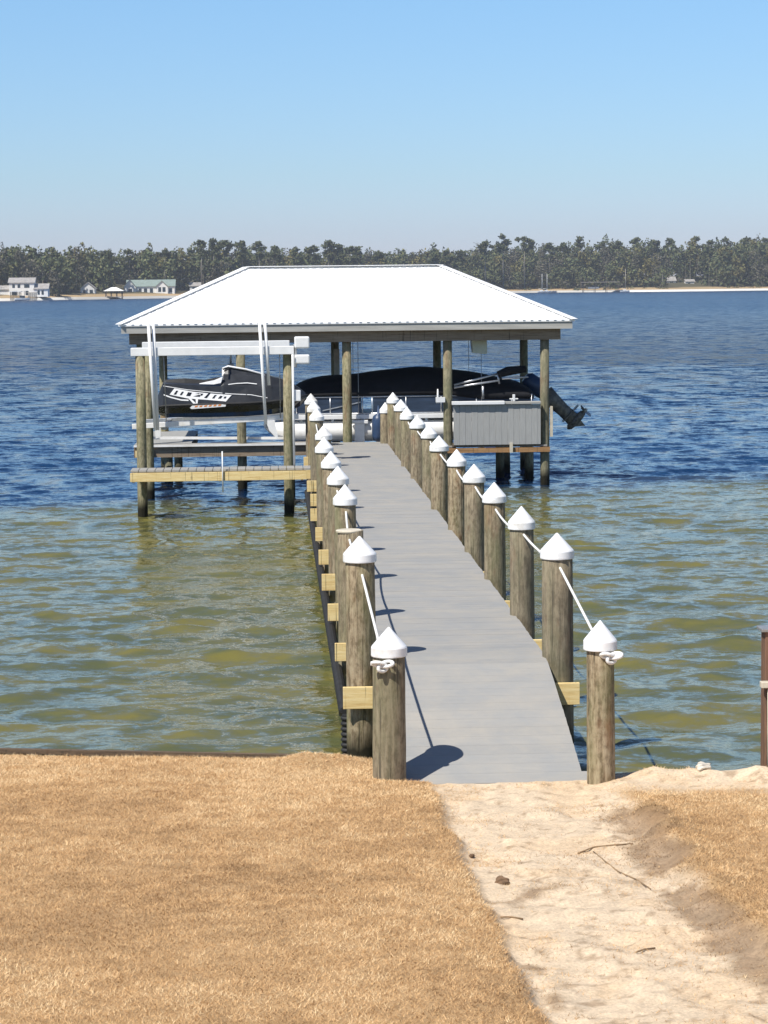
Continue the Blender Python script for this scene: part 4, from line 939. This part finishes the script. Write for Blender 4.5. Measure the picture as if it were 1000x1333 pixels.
tag(b.build('fender', M['navyvinyl']), 'navy boat fender hanging against the pontoon boat', 'fender')

# ================================================================ SMALL THINGS ASHORE
t = empty('weathered_post', (3.57, 16.0, .3), 0, 'rust brown post cut by the right edge of the photo', 'post')
MB().box(3.555, 3.70, 15.95, 16.09, -.5, 1.37).build('timber', M['rust'], t, bevel=.008)
MB().box(3.525, 3.74, 15.93, 16.11, 1.37, 1.395).build('cap_plate', M['steel'], t, bevel=.004)
MB().tube([(3.585, 15.90, .25), (3.585, 15.90, 1.0)], .022, 8).build('pipe', M['cream'], t)
MB().box(3.515, 3.60, 15.88, 15.95, .965, 1.01).build('bracket', M['cream'], t, bevel=.005)
def stone(x, y, s, mat, label, cat, flat=.6, seed=0):
    import bmesh
    bm = bmesh.new(); bmesh.ops.create_icosphere(bm, subdivisions=3, radius=1)
    r = random.Random(seed); a = [r.uniform(.7, 1.3) for _ in range(6)]
    for v in bm.verts:
        c = v.co; f = 1 + .22*math.sin(c.x*2.7*a[0]+a[1]*5)*math.cos(c.y*3*a[2]) + .12*math.sin(c.z*6*a[3]+c.x*5*a[4])
        v.co = Vector((c.x*a[5], c.y*a[1], c.z*flat))*f*s
    me = bpy.data.meshes.new('stone'); bm.to_mesh(me); bm.free(); me.materials.append(mat)
    o = bpy.data.objects.new('stone', me); col.objects.link(o); z = float(ground_z(np.array([x]), np.array([y]))[0]); o.location = (x, y, z+s*flat*.35); o.rotation_euler = (0, 0, r.uniform(0, 3))
    tag(o, label, cat); return o
stone(3.03, 15.60, .045, M['rock'], 'small white stone on the sand lip right of the ramp', 'stone', .7, 1)
stone(1.27, 12.55, .035, M['brownrock'], 'brown stone lying in the sandy track', 'stone', .9, 2)
stone(1.16, 13.3, .022, M['brownrock'], 'tiny brown stone near the left edge of the track', 'stone', .6, 3)
def twig(label, pts, r):
    P = []
    for x, y in pts: P.append((x, y, float(ground_z(np.array([x]), np.array([y]))[0]) + .008))
    o = MB().tube(P, r, 6).build('twig', M['twig']); tag(o, label, 'twig')
twig('long pale root lying down the middle of the sandy track', [(1.93, 13.45), (1.96, 13.2), (2.0, 12.9), (2.06, 12.6), (2.10, 12.35)], .004)
twig('short twig across the track near the right soil edge', [(1.83, 13.42), (1.95, 13.55), (2.10, 13.6), (2.2, 13.58)], .0045)
twig('little dark twig by the left edge of the track', [(1.18, 11.75), (1.24, 11.78), (1.30, 11.74)], .005)
twig('bent twig low on the sandy track', [(1.78, 10.9), (1.84, 11.0), (1.90, 11.03)], .005)

# ================================================================ AIR
m = bpy.data.materials.new('haze_air'); m.use_nodes = True; nt = m.node_tree; nt.nodes.clear()
ou = N(nt, 'ShaderNodeOutputMaterial'); pv_ = N(nt, 'ShaderNodeVolumePrincipled'); pv_.inputs['Color'].default_value = (.88, .92, 1, 1); pv_.inputs['Density'].default_value = .00015; pv_.inputs['Anisotropy'].default_value = .2
nt.links.new(pv_.outputs[0], ou.inputs['Volume'])
HAZE = True
if HAZE:
    o = MB().box(-1550, 1550, -60, 1750, -2.2, 48).build('haze', m); tag(o, 'thin blue haze over the lake', 'haze', kind='stuff')
sc.cycles.use_denoising = True
sc.cycles.volume_bounces = 0
